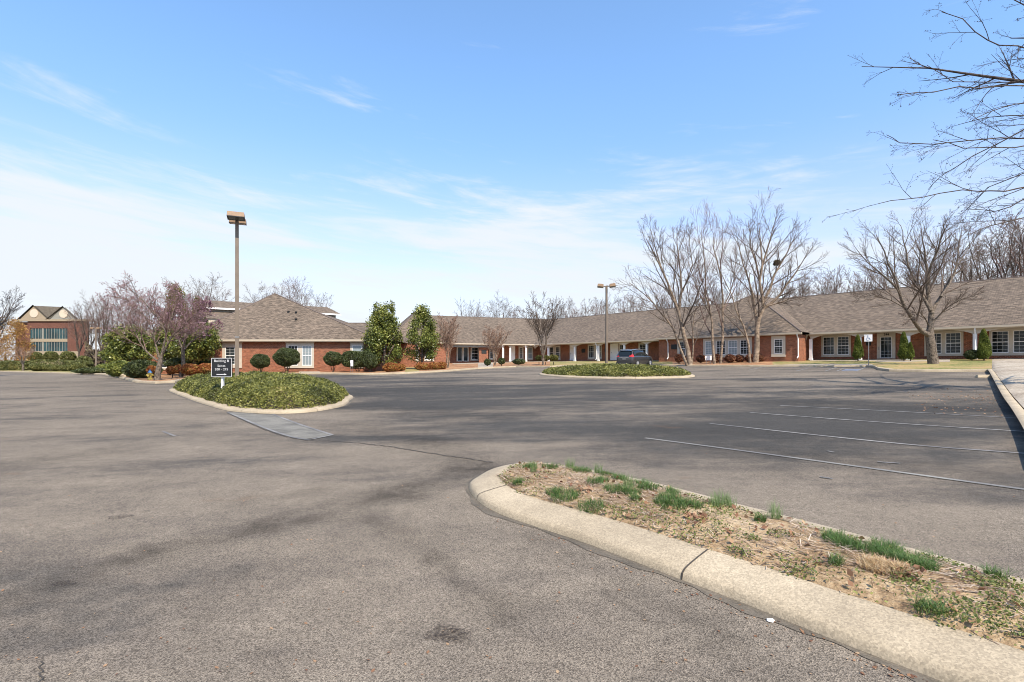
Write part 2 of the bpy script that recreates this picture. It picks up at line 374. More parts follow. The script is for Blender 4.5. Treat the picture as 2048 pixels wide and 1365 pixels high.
t.links.new(ramp(t, wv.outputs[0], [(0.1, (0.16, 0.20, 0.21)), (0.8, (0.34, 0.38, 0.39))]), b.inputs['Base Color']); b.inputs['Roughness'].default_value = 0.12
m, t, b = newmat('teal_glass'); M['teal'] = m; 
g = N(t, 'ShaderNodeTexCoord').outputs['Object']
t.links.new(ramp(t, noise(t, g, 0.35, 3, 0.6), [(0.4, (0.008, 0.025, 0.03)), (0.75, (0.03, 0.09, 0.10))]), b.inputs['Base Color']); b.inputs['Roughness'].default_value = 0.05
M['lamp'] = flat('brown_lamp_housing', (0.25, 0.155, 0.085), 0.6, var=0.25, vs=5)
M['pole'] = flat('bronze_pole', (0.165, 0.125, 0.09), 0.55, var=0.12)
M['lens'] = flat('lamp_lens', (0.10, 0.11, 0.10), 0.15, var=0.2)
M['black'] = flat('black_paint', (0.012, 0.013, 0.014), 0.35)
M['blackmat'] = flat('black_matte', (0.02, 0.02, 0.02), 0.8)
M['steel'] = flat('galvanised_steel', (0.28, 0.27, 0.26), 0.45, 0.6)
M['yellow'] = flat('yellow_paint', (0.40, 0.30, 0.07), 0.5)
M['blue'] = flat('blue_paint', (0.05, 0.16, 0.34), 0.5)
def bark(name, c0, c1, s=6, zs=0.5):
    m, t, b = newmat(name)
    g = N(t, 'ShaderNodeTexCoord').outputs['Object']
    n = noise(t, mapping(t, g, scale=(1, 1, zs)), s, 6, 0.7, 0.4)
    t.links.new(ramp(t, n, [(0.36, c0), (0.62, c1)]), b.inputs['Base Color']); b.inputs['Roughness'].default_value = 0.95
    b.inputs['Specular IOR Level'].default_value = 0.15
    bp = N(t, 'ShaderNodeBump'); bp.inputs['Strength'].default_value = 0.8; bp.inputs['Distance'].default_value = 0.03
    t.links.new(n, bp.inputs['Height']); t.links.new(bp.outputs[0], b.inputs['Normal'])
    return m
M['bark'] = bark('grey_bark', (0.04, 0.032, 0.025), (0.22, 0.175, 0.135), 9, 0.8)
M['bark_pale'] = bark('pale_birch_bark', (0.10, 0.07, 0.05), (0.36, 0.275, 0.20), 3, 1.6)
M['bark_dark'] = bark('dark_bark', (0.04, 0.03, 0.025), (0.13, 0.10, 0.08), 5)
M['twig'] = bark('twig_bark', (0.065, 0.048, 0.037), (0.165, 0.125, 0.098), 2)
M['twig_red'] = bark('reddish_twig_bark', (0.11, 0.065, 0.055), (0.24, 0.16, 0.135), 1)
M['twig_tan'] = bark('tan_twig_bark', (0.17, 0.105, 0.075), (0.33, 0.22, 0.16), 2)
M['twig_grey'] = bark('near_twig_bark', (0.035, 0.03, 0.03), (0.09, 0.075, 0.07), 3)
M['ivy'] = leafmat('ivy_leaf', [(0.0, (0.06, 0.04, 0.025)), (0.14, (0.055, 0.06, 0.02)), (0.45, (0.135, 0.145, 0.035)), (0.75, (0.27, 0.26, 0.06)), (0.93, (0.42, 0.38, 0.13)), (1.0, (0.42, 0.28, 0.18))], 0.3, 0.5, 0.45)
M['holly'] = leafmat('holly_leaf', [(0.0, (0.025, 0.04, 0.012)), (0.4, (0.115, 0.14, 0.032)), (0.8, (0.26, 0.27, 0.06)), (1.0, (0.42, 0.39, 0.12))], 0.2, 0.35, 0.4)
M['verge'] = leafmat('verge_leaf', [(0.0, (0.05, 0.055, 0.02)), (0.5, (0.12, 0.13, 0.035)), (1.0, (0.26, 0.24, 0.08))], 0.2, 0.6, 0.5)
M['box'] = leafmat('clipped_leaf', [(0.0, (0.025, 0.03, 0.012)), (0.45, (0.055, 0.07, 0.022)), (0.85, (0.11, 0.13, 0.04)), (1.0, (0.20, 0.19, 0.09))], 0.15, 0.5, 0.35)
M['arbor'] = leafmat('arborvitae_leaf', [(0.0, (0.04, 0.06, 0.012)), (0.5, (0.13, 0.165, 0.025)), (1.0, (0.27, 0.28, 0.05))], 0.25, 0.6, 0.3)
M['olive'] = leafmat('olive_leaf', [(0.0, (0.06, 0.06, 0.02)), (0.5, (0.14, 0.13, 0.03)), (1.0, (0.26, 0.22, 0.06))], 0.3, 0.6, 0.4)
M['nandina'] = leafmat('nandina_leaf', [(0.0, (0.12, 0.03, 0.015)), (0.35, (0.30, 0.09, 0.03)), (0.7, (0.40, 0.19, 0.05)), (0.9, (0.28, 0.24, 0.06)), (1.0, (0.15, 0.17, 0.04))], 0.3, 0.6, 0.35)
M['nandina_dark'] = leafmat('dark_nandina_leaf', [(0.0, (0.06, 0.02, 0.012)), (0.5, (0.17, 0.06, 0.028)), (0.85, (0.25, 0.12, 0.06)), (1.0, (0.12, 0.12, 0.05))], 0.2, 0.6, 0.35)
M['redbud'] = leafmat('redbud_blossom', [(0.0, (0.17, 0.07, 0.10)), (0.5, (0.30, 0.14, 0.20)), (1.0, (0.42, 0.26, 0.31))], 0.3, 0.7)
M['bud'] = leafmat('tree_bud', [(0.0, (0.15, 0.07, 0.055)), (0.5, (0.24, 0.13, 0.10)), (1.0, (0.33, 0.23, 0.19))], 0.2, 0.7)
M['blush'] = leafmat('pale_blossom', [(0.0, (0.24, 0.12, 0.13)), (0.5, (0.42, 0.25, 0.27)), (1.0, (0.54, 0.38, 0.38))], 0.3, 0.7)
M['bud_dark'] = leafmat('dark_bud', [(0.0, (0.03, 0.02, 0.02)), (1.0, (0.09, 0.06, 0.05))], 0.1, 0.8)
M['brush'] = leafmat('brush', [(0.0, (0.07, 0.05, 0.035)), (0.6, (0.16, 0.115, 0.08)), (1.0, (0.20, 0.17, 0.07))], 0.2, 0.8)
M['yellowleaf'] = leafmat('yellow_leaf', [(0.0, (0.18, 0.08, 0.03)), (0.5, (0.36, 0.18, 0.05)), (1.0, (0.46, 0.30, 0.08))], 0.3, 0.7)
M['grass'] = leafmat('grass_blade', [(0.0, (0.03, 0.075, 0.015)), (0.6, (0.085, 0.17, 0.035)), (1.0, (0.20, 0.27, 0.08))], 0.3, 0.5)
M['grass_pale'] = leafmat('pale_grass_blade', [(0.0, (0.10, 0.18, 0.05)), (1.0, (0.26, 0.34, 0.14))], 0.3, 0.5)
M['weed'] = leafmat('weed_leaf', [(0.0, (0.07, 0.10, 0.025)), (0.6, (0.17, 0.20, 0.05)), (1.0, (0.30, 0.29, 0.09))], 0.3, 0.6)
M['straw'] = leafmat('dead_stem', [(0.0, (0.14, 0.085, 0.06)), (0.4, (0.34, 0.235, 0.16)), (0.8, (0.52, 0.40, 0.29)), (1.0, (0.62, 0.52, 0.42))], 0.1, 0.8)
M['drygrass'] = leafmat('dry_grass_blade', [(0.0, (0.36, 0.20, 0.09)), (0.6, (0.58, 0.42, 0.22)), (1.0, (0.68, 0.56, 0.38))], 0.2, 0.8)
M['deadleaf'] = leafmat('dead_leaf', [(0.0, (0.16, 0.07, 0.04)), (0.6, (0.31, 0.17, 0.09)), (1.0, (0.44, 0.31, 0.19))], 0.2, 0.7)

# ------------------------------------------------------------------ curves and polygons
def cr(pts, k=8, closed=True):
    n = len(pts); out = []
    rng = range(n) if closed else range(n - 1)
    for i in rng:
        if closed: p = [pts[(i + j - 1) % n] for j in range(4)]
        else: p = [pts[max(0, min(n - 1, i + j - 1))] for j in range(4)]
        for q in range(k):
            u = q / k
            out.append(tuple(0.5 * ((2 * p[1][a]) + (-p[0][a] + p[2][a]) * u + (2 * p[0][a] - 5 * p[1][a] + 4 * p[2][a] - p[3][a]) * u * u
                       + (-p[0][a] + 3 * p[1][a] - 3 * p[2][a] + p[3][a]) * u ** 3) for a in (0, 1)))
    if not closed: out.append(tuple(pts[-1]))
    return out
def inward(pts, closed=True, side=1):
    n = len(pts); res = []
    if closed:
        ar = sum(pts[i][0] * pts[(i + 1) % n][1] - pts[(i + 1) % n][0] * pts[i][1] for i in range(n)); side = 1 if ar > 0 else -1
    for i in range(n):
        a = pts[(i - 1) % n] if closed or i > 0 else pts[0]; c = pts[(i + 1) % n] if closed or i < n - 1 else pts[-1]
        dx, dy = c[0] - a[0], c[1] - a[1]; l = math.hypot(dx, dy) or 1
        res.append((-dy / l * side, dx / l * side))
    return res
PROF = [(-0.02, -0.05), (0.0, 0.0), (0.008, 0.045), (0.035, 0.07), (0.08, 0.085), (0.20, 0.112), (0.34, 0.138), (0.365, 0.13), (0.37, -0.1)]
def kerb(name, pts, closed=True, side=1, prof=PROF, joints=3.0, first=0.0, gut=0.09, scale=1.0):
    nr = inward(pts, closed, side); n = len(pts); k = len(prof); mb = MB()
    vs = []
    for (x, y), (a, b_) in zip(pts, nr):
        z = P(x, y)
        for o, h in prof: vs.append((x + a * o * scale, y + b_ * o * scale, z + h))
    fs = []
    for i in range(n if closed else n - 1):
        j = (i + 1) % n
        for q in range(k - 1):
            f = (i * k + q, j * k + q, j * k + q + 1, i * k + q + 1)
            fs.append(f if side * (1 if not closed else 1) > 0 else f[::-1])
    mb.add(vs, fs); ko = mb.build(name, M['kerb'], smooth=True); ko.data.set_sharp_from_angle(angle=R(45)); tag(ko, kind='structure')
    # dirty gutter strip at its foot and the contraction joints
    gm = MB(); jm = MB(); vs = []; fs = []
    for idx, ((x, y), (a, b_)) in enumerate(zip(pts, nr)):
        ww = gut * (0.75 + 0.35 * math.sin(idx * 0.31) + 0.12 * math.sin(idx * 1.1))
        for o in (-ww, 0.01): vs.append((x + a * o, y + b_ * o, P(x + a * o, y + b_ * o) + 0.004))
    for i in range(n if closed else n - 1):
        j = (i + 1) % n; fs.append((2 * i, 2 * j, 2 * j + 1, 2 * i + 1))
    gm.add(vs, fs); tag(gm.build('gutter_dirt', M['gutter_dirt']), kind='structure')
    acc = first; i = 0
    while i < n - 1:
        l = math.dist(pts[i], pts[i + 1]); acc += l
        if acc >= joints:
            acc = 0; (x, y), (a, b_) = pts[i], nr[i]; tx, ty = b_ * 0.007, -a * 0.007
            vs = []
            for o, h in prof[1:-1]:
                for sgn in (-1, 1):
                    vs.append((x + a * (o * scale - 0.002) + tx * sgn + 0.012 * math.sin(o * 30) * tx * 40, y + b_ * (o * scale - 0.002) + ty * sgn, P(x, y) + h + 0.002))
            jm.add(vs, [(2 * q, 2 * q + 1, 2 * q + 3, 2 * q + 2) for q in range(len(prof) - 3)])
        i += 1
    if jm.v: tag(jm.build('kerb_joints', M['joint']), kind='structure')
    return [(x + a * 0.315 * scale, y + b_ * 0.315 * scale) for (x, y), (a, b_) in zip(pts, nr)]
def edge_dist(pts, poly):
    pts = np.asarray(pts, float); poly = np.asarray(poly, float); d = np.full(len(pts), 1e9)
    for i in range(len(poly)):
        a, b_ = poly[i], poly[(i + 1) % len(poly)]; ab = b_ - a; L = ab @ ab + 1e-12
        tt = np.clip(((pts - a) @ ab) / L, 0, 1); q = a + tt[:, None] * ab
        d = np.minimum(d, np.hypot(*(pts - q).T))
    return d
def inside(pts, poly):
    pts = np.asarray(pts, float); c = np.zeros(len(pts), bool); n = len(poly); x, y = pts.T
    for i in range(n):
        (x0, y0), (x1, y1) = poly[i], poly[(i + 1) % n]
        if y0 == y1: continue
        hit = ((y0 > y) != (y1 > y)) & (x < (x1 - x0) * (y - y0) / (y1 - y0) + x0)
        c ^= hit
    return c
def fill(name, poly, step, zf, mat):
    poly = [tuple(p) for p in poly]; xs = [p[0] for p in poly]; ys = [p[1] for p in poly]
    gx, gy = np.meshgrid(np.arange(min(xs), max(xs), step), np.arange(min(ys), max(ys), step))
    g = np.stack([gx.ravel(), gy.ravel()], 1) + RNG.uniform(-.3, .3, (gx.size, 2)) * step
    g = g[inside(g, poly)]; g = g[edge_dist(g, poly) > step * 0.4]
    vs = [Vector(p) for p in poly] + [Vector(p) for p in g]
    n = len(poly)
    r = geometry.delaunay_2d_cdt(vs, [(i, (i + 1) % n) for i in range(n)], [], 1, 1e-5)
    co = np.array([(v.x, v.y) for v in r[0]]); z = zf(co)
    o = npmesh(name, np.column_stack([co, z]), [f if len(f) == 3 else f[:3] for f in r[2]], mat, smooth=True)
    for p in o.data.polygons[:1]:
        if p.normal.z < 0: o.data.flip_normals()
    return o
def fbm(x, y, s):                                                     # cheap smooth noise
    return (np.sin(x * s + 1.3 * np.sin(y * s * 0.7)) + np.sin(y * s * 1.3 + 2.1 + np.sin(x * s * 1.9)) + 0.5 * np.sin(x * s * 2.7 + y * s * 2.2)) / 2.5

# ------------------------------------------------------------------ ground, parking lot
xs = np.concatenate([np.arange(-600, -60, 40), np.arange(-60, 61, 5), np.arange(100, 620, 40)])
ys = np.concatenate([np.arange(-80, 100, 5), np.arange(110, 900, 40)])
def sheet(name, xs, ys, zf, mat):
    gx, gy = np.meshgrid(xs, ys); V = np.column_stack([gx.ravel(), gy.ravel(), zf(gx, gy).ravel()])
    a = np.arange(len(ys) * len(xs)).reshape(len(ys), len(xs))
    Fc = np.stack([a[:-1, :-1], a[:-1, 1:], a[1:, 1:], a[1:, :-1]], -1).reshape(-1, 4)
    return npmesh(name, V, Fc, mat, smooth=True)
tag(sheet('ground', xs, ys, lambda x, y: np.minimum(P(x, y), 1.6) - 0.35, M['far_ground']), kind='structure')
tag(sheet('parking_lot', np.arange(-110, 61, 3.0), np.arange(-30, 121, 3.0), lambda x, y: np.where(y > 95, P(x, y) - 0.3, P(x, y)), M['asphalt']), kind='structure')

# near island with broad concrete kerb
near = [ray(*p) for p in [(2048, 1430), (1858, 1355), (1712, 1299), (1565, 1240), (1457, 1196), (1363, 1161), (1281, 1129), (1164, 1085), (1076, 1056), (1002, 1030), (958, 1005), (938, 978)]]
far_ = [ray(px, py, 0.13) for px, py in [(950, 944), (985, 927), (1035, 918), (1090, 918), (1150, 925), (1300, 952), (1500, 1000), (1700, 1048), (1900, 1098), (2150, 1162)]]
isl1 = cr(near + far_ + [(5.2, 0.7), (6.2, -0.9), (5.1, -1.7), (4.3, -0.6), (3.25, 0.8)], 7)
in1 = kerb('island_kerb', isl1, joints=2.55, first=0.85)
def soil_z(co):
    d = edge_dist(co, in1); x, y = co.T
    return P(x, y) + 0.095 + 0.048 * np.clip(d / 0.055, 0, 1) + 0.05 * np.clip(d / 0.6, 0, 1) + 0.012 * fbm(x, y, 9) + 0.008 * fbm(x, y, 23)
tag(fill('island_soil', in1, 0.11, soil_z, M['soil']), kind='structure')

# ivy islands
isl2 = cr([ray(340, 783), ray(385, 801), ray(425, 814), ray(462, 823), ray(530, 828), ray(600, 827), ray(650, 821), ray(688, 812), ray(699, 802), (-6.4, 20.3), (-8.8, 23.2), (-12.6, 26.2), (-16.2, 27.4), (-17.6, 26.8)], 6)
isl3 = cr([(2.0, 35.5), (3.3, 31.9), (5.6, 29.3), (8.2, 28.5), (10.1, 29.0), (11.0, 31.0), (11.0, 34.0), (8.0, 38.5), (4.6, 39.6), (2.4, 38.2)], 6)
in2 = kerb('island_kerb', isl2, joints=2.4); in3 = kerb('island_kerb', isl3, joints=3.0)
def leaves(name, pos, size, nrm_bias, mat, parent=None, elong=1.0, bias=None):
    pos = np.asarray(pos, float); n = len(pos); size = np.broadcast_to(size, (n,)).reshape(-1, 1)
    nr = RNG.normal(size=(n, 3)); nr /= np.linalg.norm(nr, axis=1, keepdims=True)
    up = np.array([0, 0, 1.0]) if bias is None else bias
    nr = nr + up * nrm_bias; nr /= np.linalg.norm(nr, axis=1, keepdims=True)
    a = RNG.normal(size=(n, 3)); u = np.cross(nr, a); u /= np.linalg.norm(u, axis=1, keepdims=True); v = np.cross(nr, u)
    u = u * size * 0.5 * elong; v = v * size * 0.36
    V = np.stack([pos - u, pos + v - u * 0.1, pos + u, pos - v - u * 0.1], 1).reshape(-1, 3)
    Fc = np.arange(4 * n).reshape(n, 4)
    return npmesh(name, V, Fc, mat, parent)
def ivy(poly, hmax, ramp_d, n, size, label):
    p = np.array(poly); lo_, hi_ = p.min(0), p.max(0)
    q = RNG.uniform(lo_, hi_, (n * 3, 2)); q = q[inside(q, poly)][:n]
    # let some of it hang over the kerb
    d = edge_dist(q, poly)
    def hh(x, y, d): return (hmax * (1 - np.exp(-d / ramp_d)) + hmax * .30 * (1 - np.exp(-d / .16))) * (0.90 + 0.10 * fbm(x, y, 1.1)) + 0.12 + 0.05 * fbm(x, y, 3.3)
    x, y = q.T; z = P(x, y) + hh(x, y, d) + RNG.normal(0, 0.035, len(q)) + 0.05 * fbm(x, y, 5.0)
    z += np.where(RNG.random(len(q)) < 0.03, RNG.uniform(0, 0.10, len(q)), 0)
    o = leaves('ivy', np.column_stack([x, y, z]), RNG.uniform(size * 0.6, size * 1.3, len(q)), 0.9, M['ivy'])
    # rim of leaves leaning out over the kerb
    tag(o, label, 'ivy', kind='stuff')
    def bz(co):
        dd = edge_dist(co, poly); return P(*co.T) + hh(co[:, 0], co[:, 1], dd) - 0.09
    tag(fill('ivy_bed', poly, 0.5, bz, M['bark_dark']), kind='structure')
    return hh
def outset(poly, d):
    nr = inward(poly); return [(x - a * d * (0.6 + 0.6 * abs(math.sin(i * 0.9))), y - b_ * d * (0.6 + 0.6 * abs(math.sin(i * 0.9)))) for i, ((x, y), (a, b_)) in enumerate(zip(poly, nr))]
hh2 = ivy(outset(in2, 0.14), 0.76, 1.3, 130000, 0.062, 'yellow-green ivy mound covering the island with the black sign')
hh3 = ivy(outset(in3, 0.1), 0.42, 1.3, 70000, 0.085, 'low green ivy covering the island in front of the parked car')

# concrete apron, crack and painted lines on the asphalt
def poly_sheet(name, pts, mat, dz=0.004):
    mb = MB(); mb.add([(x, y, P(x, y) + dz) for x, y in pts], [tuple(range(len(pts)))])
    o = mb.build(name, mat)
    if o.data.polygons[0].normal.z < 0: o.data.flip_normals()
    return tag(o, kind='structure')
poly_sheet('concrete_apron', [ray(*p) for p in [(455, 824), (478, 833), (520, 852), (570, 870), (610, 879), (665, 871), (600, 849), (545, 829)]], M['apron'])
def strip(name, pts, wd, mat, dz=0.008):
    nr = inward(pts, False); mb = MB(); vs = []
    for (x, y), (a, b_) in zip(pts, nr):
        for s_ in (-wd / 2, wd / 2): vs.append((x + a * s_, y + b_ * s_, P(x + a * s_, y + b_ * s_) + dz))
    mb.add(vs, [(2 * i, 2 * i + 1, 2 * i + 3, 2 * i + 2) for i in range(len(pts) - 1)])
    o = mb.build(name, mat)
    if o.data.polygons[0].normal.z < 0: o.data.flip_normals()
    return tag(o, kind='structure')
def pline(pix, k=1): return [ray(*p) for p in pix]
strip('apron_edge', cr(pline([(455, 825), (520, 853), (570, 871), (612, 880), (640, 876), (665, 871)]), 4, False), 0.07, M['paint_faint'], 0.010)
strip('apron_edge', cr(pline([(545, 829), (600, 850), (665, 871)]), 4, False), 0.07, M['paint_faint'], 0.010)
crk = []
for i in range(90):
    u = i / 89; px = 455 + (985 - 455) * u
    py = np.interp(px, [455, 520, 570, 615, 660, 720, 780, 860, 920, 985], [827, 857, 874, 882, 883, 887, 894, 907, 916, 926]) + random.uniform(-.8, .8)
    crk.append(ray(px, py))
strip('pavement_crack', crk, 0.028, M['joint'], 0.006)
crk = []
for i in range(12):
    crk.append(ray(82 + 5 * math.sin(i * 1.7), 1325 + i * 4))
strip('pavement_crack', crk, 0.008, M['joint'], 0.006)
for pix in ([(1290, 877), (1480, 902), (1750, 939), (2048, 980), (2300, 1014)], [(1420, 848), (1650, 873), (1850, 893), (2048, 908), (2300, 930)], [(1500, 826), (1700, 841), (1860, 852), (2048, 864), (2200, 874)],
            [(1560, 812), (1800, 824), (2048, 838)]):
    q = pline(pix); cut = q[:2]
    strip('parking_line', cr(q, 5, False), 0.085, M['paint'] if pix[0][1] > 860 else M['paint_faint'])
for a, b_ in (((1497, 741), (1535, 733)), ((1592, 743), (1632, 733)), ((1650, 743), (1674, 735)), ((1673, 743), (1690, 736)), ((1714, 743), (1731, 735))):
    strip('parking_line', pline([a, b_]), 0.11, M['paint'])
poly_sheet('accessible_bay_paint', [ray(*p) for p in [(1682, 742), (1716, 742), (1722, 738.5), (1692, 738.5)]], M['paint_blue'], 0.006)
strip('faded_paint_mark', pline([(326, 864), (350, 873)]), 0.06, M['paint'])
for a, b_ in (((560, 775), (700, 778)), ((1010, 770), (1050, 772)), ((1655, 903), (1668, 906)), ((1755, 925), (1800, 928)), ((1640, 955), (1665, 959))):
    strip('faded_paint_mark', pline([a, b_]), 0.05, M['paint_faint'])
# oil stains: thin dark sheets
def blob(px, py, rx, ry, mat, dz, sd):
    cx, cy = ray(px, py); random.seed(sd)
    pts = [(cx + rx * (1 + .22 * math.sin(3 * a + sd) + .1 * math.sin(7 * a)) * math.cos(a), cy + ry * (1 + .2 * math.sin(2 * a + sd)) * math.sin(a)) for a in [2 * math.pi * i / 28 for i in range(28)]]
    poly_sheet('oil_stain', pts, mat, dz)
m, t, b = newmat('oil_stain'); M['oil'] = m
g = N(t, 'ShaderNodeTexCoord').outputs['Object']
tr = N(t, 'ShaderNodeBsdfTransparent'); ms = N(t, 'ShaderNodeMixShader')
uvn = noise(t, g, 60, 4, 0.7)
t.links.new(maprange(t, uvn, 0.35, 0.75, 0.0, 0.75), ms.inputs[0]); t.links.new(tr.outputs[0], ms.inputs[1]); t.links.new(b.outputs[0], ms.inputs[2])
b.inputs['Base Color'].default_value = (0.05, 0.035, 0.025, 1); b.inputs['Roughness'].default_value = 0.8
t.links.new(ms.outputs[0], t.nodes['Material Output'].inputs[0])
blob(895, 1268, 0.13, 0.10, M['oil'], 0.004, 3); blob(900, 1272, 0.08, 0.06, M['oil'], 0.006, 5)
blob(128, 1168, 0.09, 0.05, M['oil'], 0.004, 9); blob(240, 1035, .12, .07, M['oil'], .004, 12)

# ------------------------------------------------------------------ wall frames of the long building
class Fr:
    def __init__(s, o, u, n):
        s.o = Vector((o[0], o[1], 0)); s.u = Vector((u[0], u[1], 0)).normalized(); s.n = Vector((n[0], n[1], 0)).normalized()
        s.flip = s.u.cross(Vector((s.n.x, s.n.y, 0))).z < 0           # box corner order (u, n, z)
        s.flip = s.u.x * s.n.y - s.u.y * s.n.x < 0
    def pt(s, a, b_, z): v = s.o + s.u * a + s.n * b_; return Vector((v.x, v.y, z))
    def s_at(s, px, o=0.0):                                            # position along the wall seen at a photo column
        r = (px - CX) / F; bx, by = s.o.x + s.n.x * o, s.o.y + s.n.y * o
        return (bx - r * by) / (r * s.u.y - s.u.x)
FA = Fr((33.5, 46.0), (-.66, .751), (-.751, -.66))
J = (6.67, 90.1)
FB = Fr((J[0] + 9.0 * .342, J[1] - 9.0 * .94), (-.94, -.342), (.342, -.94))
FL = Fr((-13.3, 50.0), (-1, 0), (0, -1))
sJ = 43.0                                                               # where wall A meets wall B
# exact meeting of the two wall planes
def meet(fa, oa, fb, ob):
    pa = fa.pt(0, oa, 0); pb = fb.pt(0, ob, 0); d = fa.u.x * fb.u.y - fa.u.y * fb.u.x; w_ = pb - pa
    return (w_.x * fb.u.y - w_.y * fb.u.x) / d, (w_.x * fa.u.y - w_.y * fa.u.x) / d
sw, kw = meet(FA, 0, FB, 0); se, ke = meet(FA, 2.2, FB, 2.2); sp_, kp = meet(FA, 1.8, FB, 1.8); sr, kr = meet(FA, -9, FB, -9)
FLOOR = 2.05; EZ = 4.55; RZ = 9.37

# ------------------------------------------------------------------ kerb, lawns and beds in front of it
KL = [(-150, 744), (0, 744), (100, 747), (170, 749.5), (203, 749.5), (240, 757), (272, 766), (310, 768), (350, 766), (400, 758), (480, 752.5), (560, 750), (643, 749), (725, 750.5), (800, 749), (895, 744), (954, 739), (1032, 734.8),
      (1100, 735.3), (1145, 733), (1187, 731.3), (1250, 731), (1333, 732.5), (1450, 733.5), (1526, 734), (1623, 734.5), (1732, 734.5), (1747, 736), (1756, 740.5), (1778, 743.5), (1850, 744.5), (1984, 744.5)]
KR = [(1984, 744.5), (1990, 752), (2005, 775), (2025, 805), (2048, 834), (2080, 880), (2120, 950)]
def d0(px):
    if px <= 1984:
        y = np.interp(px, [p[0] for p in KL], [p[1] for p in KL])
    elif px <= 2120: y = np.interp(px, [p[0] for p in KR], [p[1] for p in KR])
    else: return 6.35
    return ray(px, y)[1]
def wall_d(px):
    if px > 1066:
        s = FA.s_at(px); return FA.pt(s, 0, 0).y
    return 0
BK = [(-150, 175, .5), (0, 165, .5), (150, 140, .45), (203, 80, .45), (275, 62, .5), (350, 60, .55), (430, 57, .65), (437, 50.6, .87), (745, 50.6, .87), (770, 60, .95), (800, 66, 1.3), (905, 72, 1.65), (1066, 81, 2.0)]
def back(px):
    if px > 1066:
        if px > 2250: return min(36.0, 52 / ((px - CX) / F)), 2.0
        return wall_d(px) + 0.4, FLOOR - 0.02
    return np.interp(px, [b_[0] for b_ in BK], [b_[1] for b_ in BK]), np.interp(px, [b_[0] for b_ in BK], [b_[2] for b_ in BK])
def lawnz(x, y):
    px = CX + F * x / y; a = d0(px); b_, z1 = back(px); r = (px - CX) / F
    u = max(0, min(1, (y - a) / max(0.5, b_ - a))); z0 = P(r * a, a) + (0.14 if px <= 1984 else 0.17)
    return z0 + (z1 - z0) * u
def lawn(name, p0, p1, mat, u0=0.0, u1=1.0, lift=0.0, nu=14, step=6, kind='structure', bump=0.03, inset=0.3):
    n = max(2, int((p1 - p0) / step) + 1); V = []
    for px in np.linspace(p0, p1, n):
        a = d0(px); b_, z1 = back(px); r = (px - CX) / F; z0 = P(r * a, a) + (0.14 if px <= 1984 else 0.17); aa = a + inset
        for q in range(nu + 1):
            u = u0 + (u1 - u0) * q / nu; d = aa + (b_ - aa) * u
            z = z0 + (z1 - z0) * u + lift + (bump * fbm(r * d, d, 1.1) * (1 if 0 < q < nu else 0) if lift == 0 else 0.0)
            V.append((r * d, d, z))
    a = np.arange(n * (nu + 1)).reshape(n, nu + 1)
    Fc = np.stack([a[:-1, :-1], a[1:, :-1], a[1:, 1:], a[:-1, 1:]], -1).reshape(-1, 4)
    return tag(npmesh(name, V, Fc, mat, smooth=True), kind=kind)
lawn('lawn', -150, 203, M['lawn']); lawn('mulch_bed', 203, 598, M['mulch']); lawn('path', 598, 640, M['dirt_walk'], bump=0)
lawn('mulch_bed', 640, 810, M['mulch']); lawn('lawn', 810, 838, M['lawn']); lawn('mulch_bed', 838, 956, M['mulch']); lawn('path', 956, 986, M['dirt_walk'], bump=0)
lawn('mulch_bed', 986, 1100, M['mulch']); lawn('lawn', 1100, 1345, M['lawn']); lawn('mulch_bed', 1345, 1545, M['mulch']); lawn('lawn', 1545, 1984, M['lawn'])
lawn('path', 1548, 1745, M['dirt_walk'], 0.0, 0.18, 0.012, nu=4); lawn('path', 905, 1340, M['dirt_walk'], 0.8, 0.99, 0.012, nu=4); lawn('path', 1620, 1900, M['dirt_walk'], 0.62, 0.98, 0.012, nu=4)
lawn('side_yard', 1984, 2300, M['dirt_walk'], nu=30, step=4, inset=0.16); lawn('side_yard', 2300, 7000, M['dirt_walk'], nu=10, step=100, inset=0.0)
kp_ = []
for a, b_ in zip(KL[:-1], KL[1:]):
    kk = max(1, int((b_[0] - a[0]) / 14))
    for q in range(kk): u = q / kk; kp_.append(ray(a[0] + (b_[0] - a[0]) * u, a[1] + (b_[1] - a[1]) * u))
kp_.append(ray(*KL[-1]))
kerb('street_kerb', kp_, closed=False, side=1, joints=3.0, prof=[(0, -0.05), (0.0, 0.10), (0.03, 0.14), (0.16, 0.155), (0.34, 0.155), (0.36, 0.05)], gut=0.12)
kerb('tall_kerb', cr([ray(*p) for p in KR], 5, False), closed=False, side=-1, prof=[(0, -0.05), (0.0, 0.15), (0.02, 0.172), (0.15, 0.18), (0.19, 0.16)], gut=0.10)

# ------------------------------------------------------------------ the long brick office building
bld = thing('office_building', 'long one-storey red brick office building with brown shingle hip roofs and white porch posts', 'building', (20, 62, 1.9))
def quad_wall(fr, s0, s1, o, z0, z1, name='wall', mat=None, th=0.12, parent=None):
    mb = MB(); mb.fbox(fr, min(s0, s1), max(s0, s1), o - th, o, z0, z1); return mb.build(name, mat or M['brick'], parent or bld)
class FrX:                                                             # side wall frame: along = outward of another frame
    pass
def side_fr(fr, s): p = fr.pt(s, 0, 0); return Fr((p.x, p.y), (fr.n.x, fr.n.y), (-fr.u.x, -fr.u.y))
ZB = 0.2
quad_wall(FA, -24, 6.0, 0, ZB, 4.36); quad_wall(FA, 20.6, sw + .1, 0, ZB, 4.36); quad_wall(FB, kw, 21.0, 0, ZB, 4.36)
OP = 3.8; PA, PB = 5.85, 20.75                                          # the projecting room of wall A
quad_wall(FA, PA, PB, OP, ZB, 4.36)
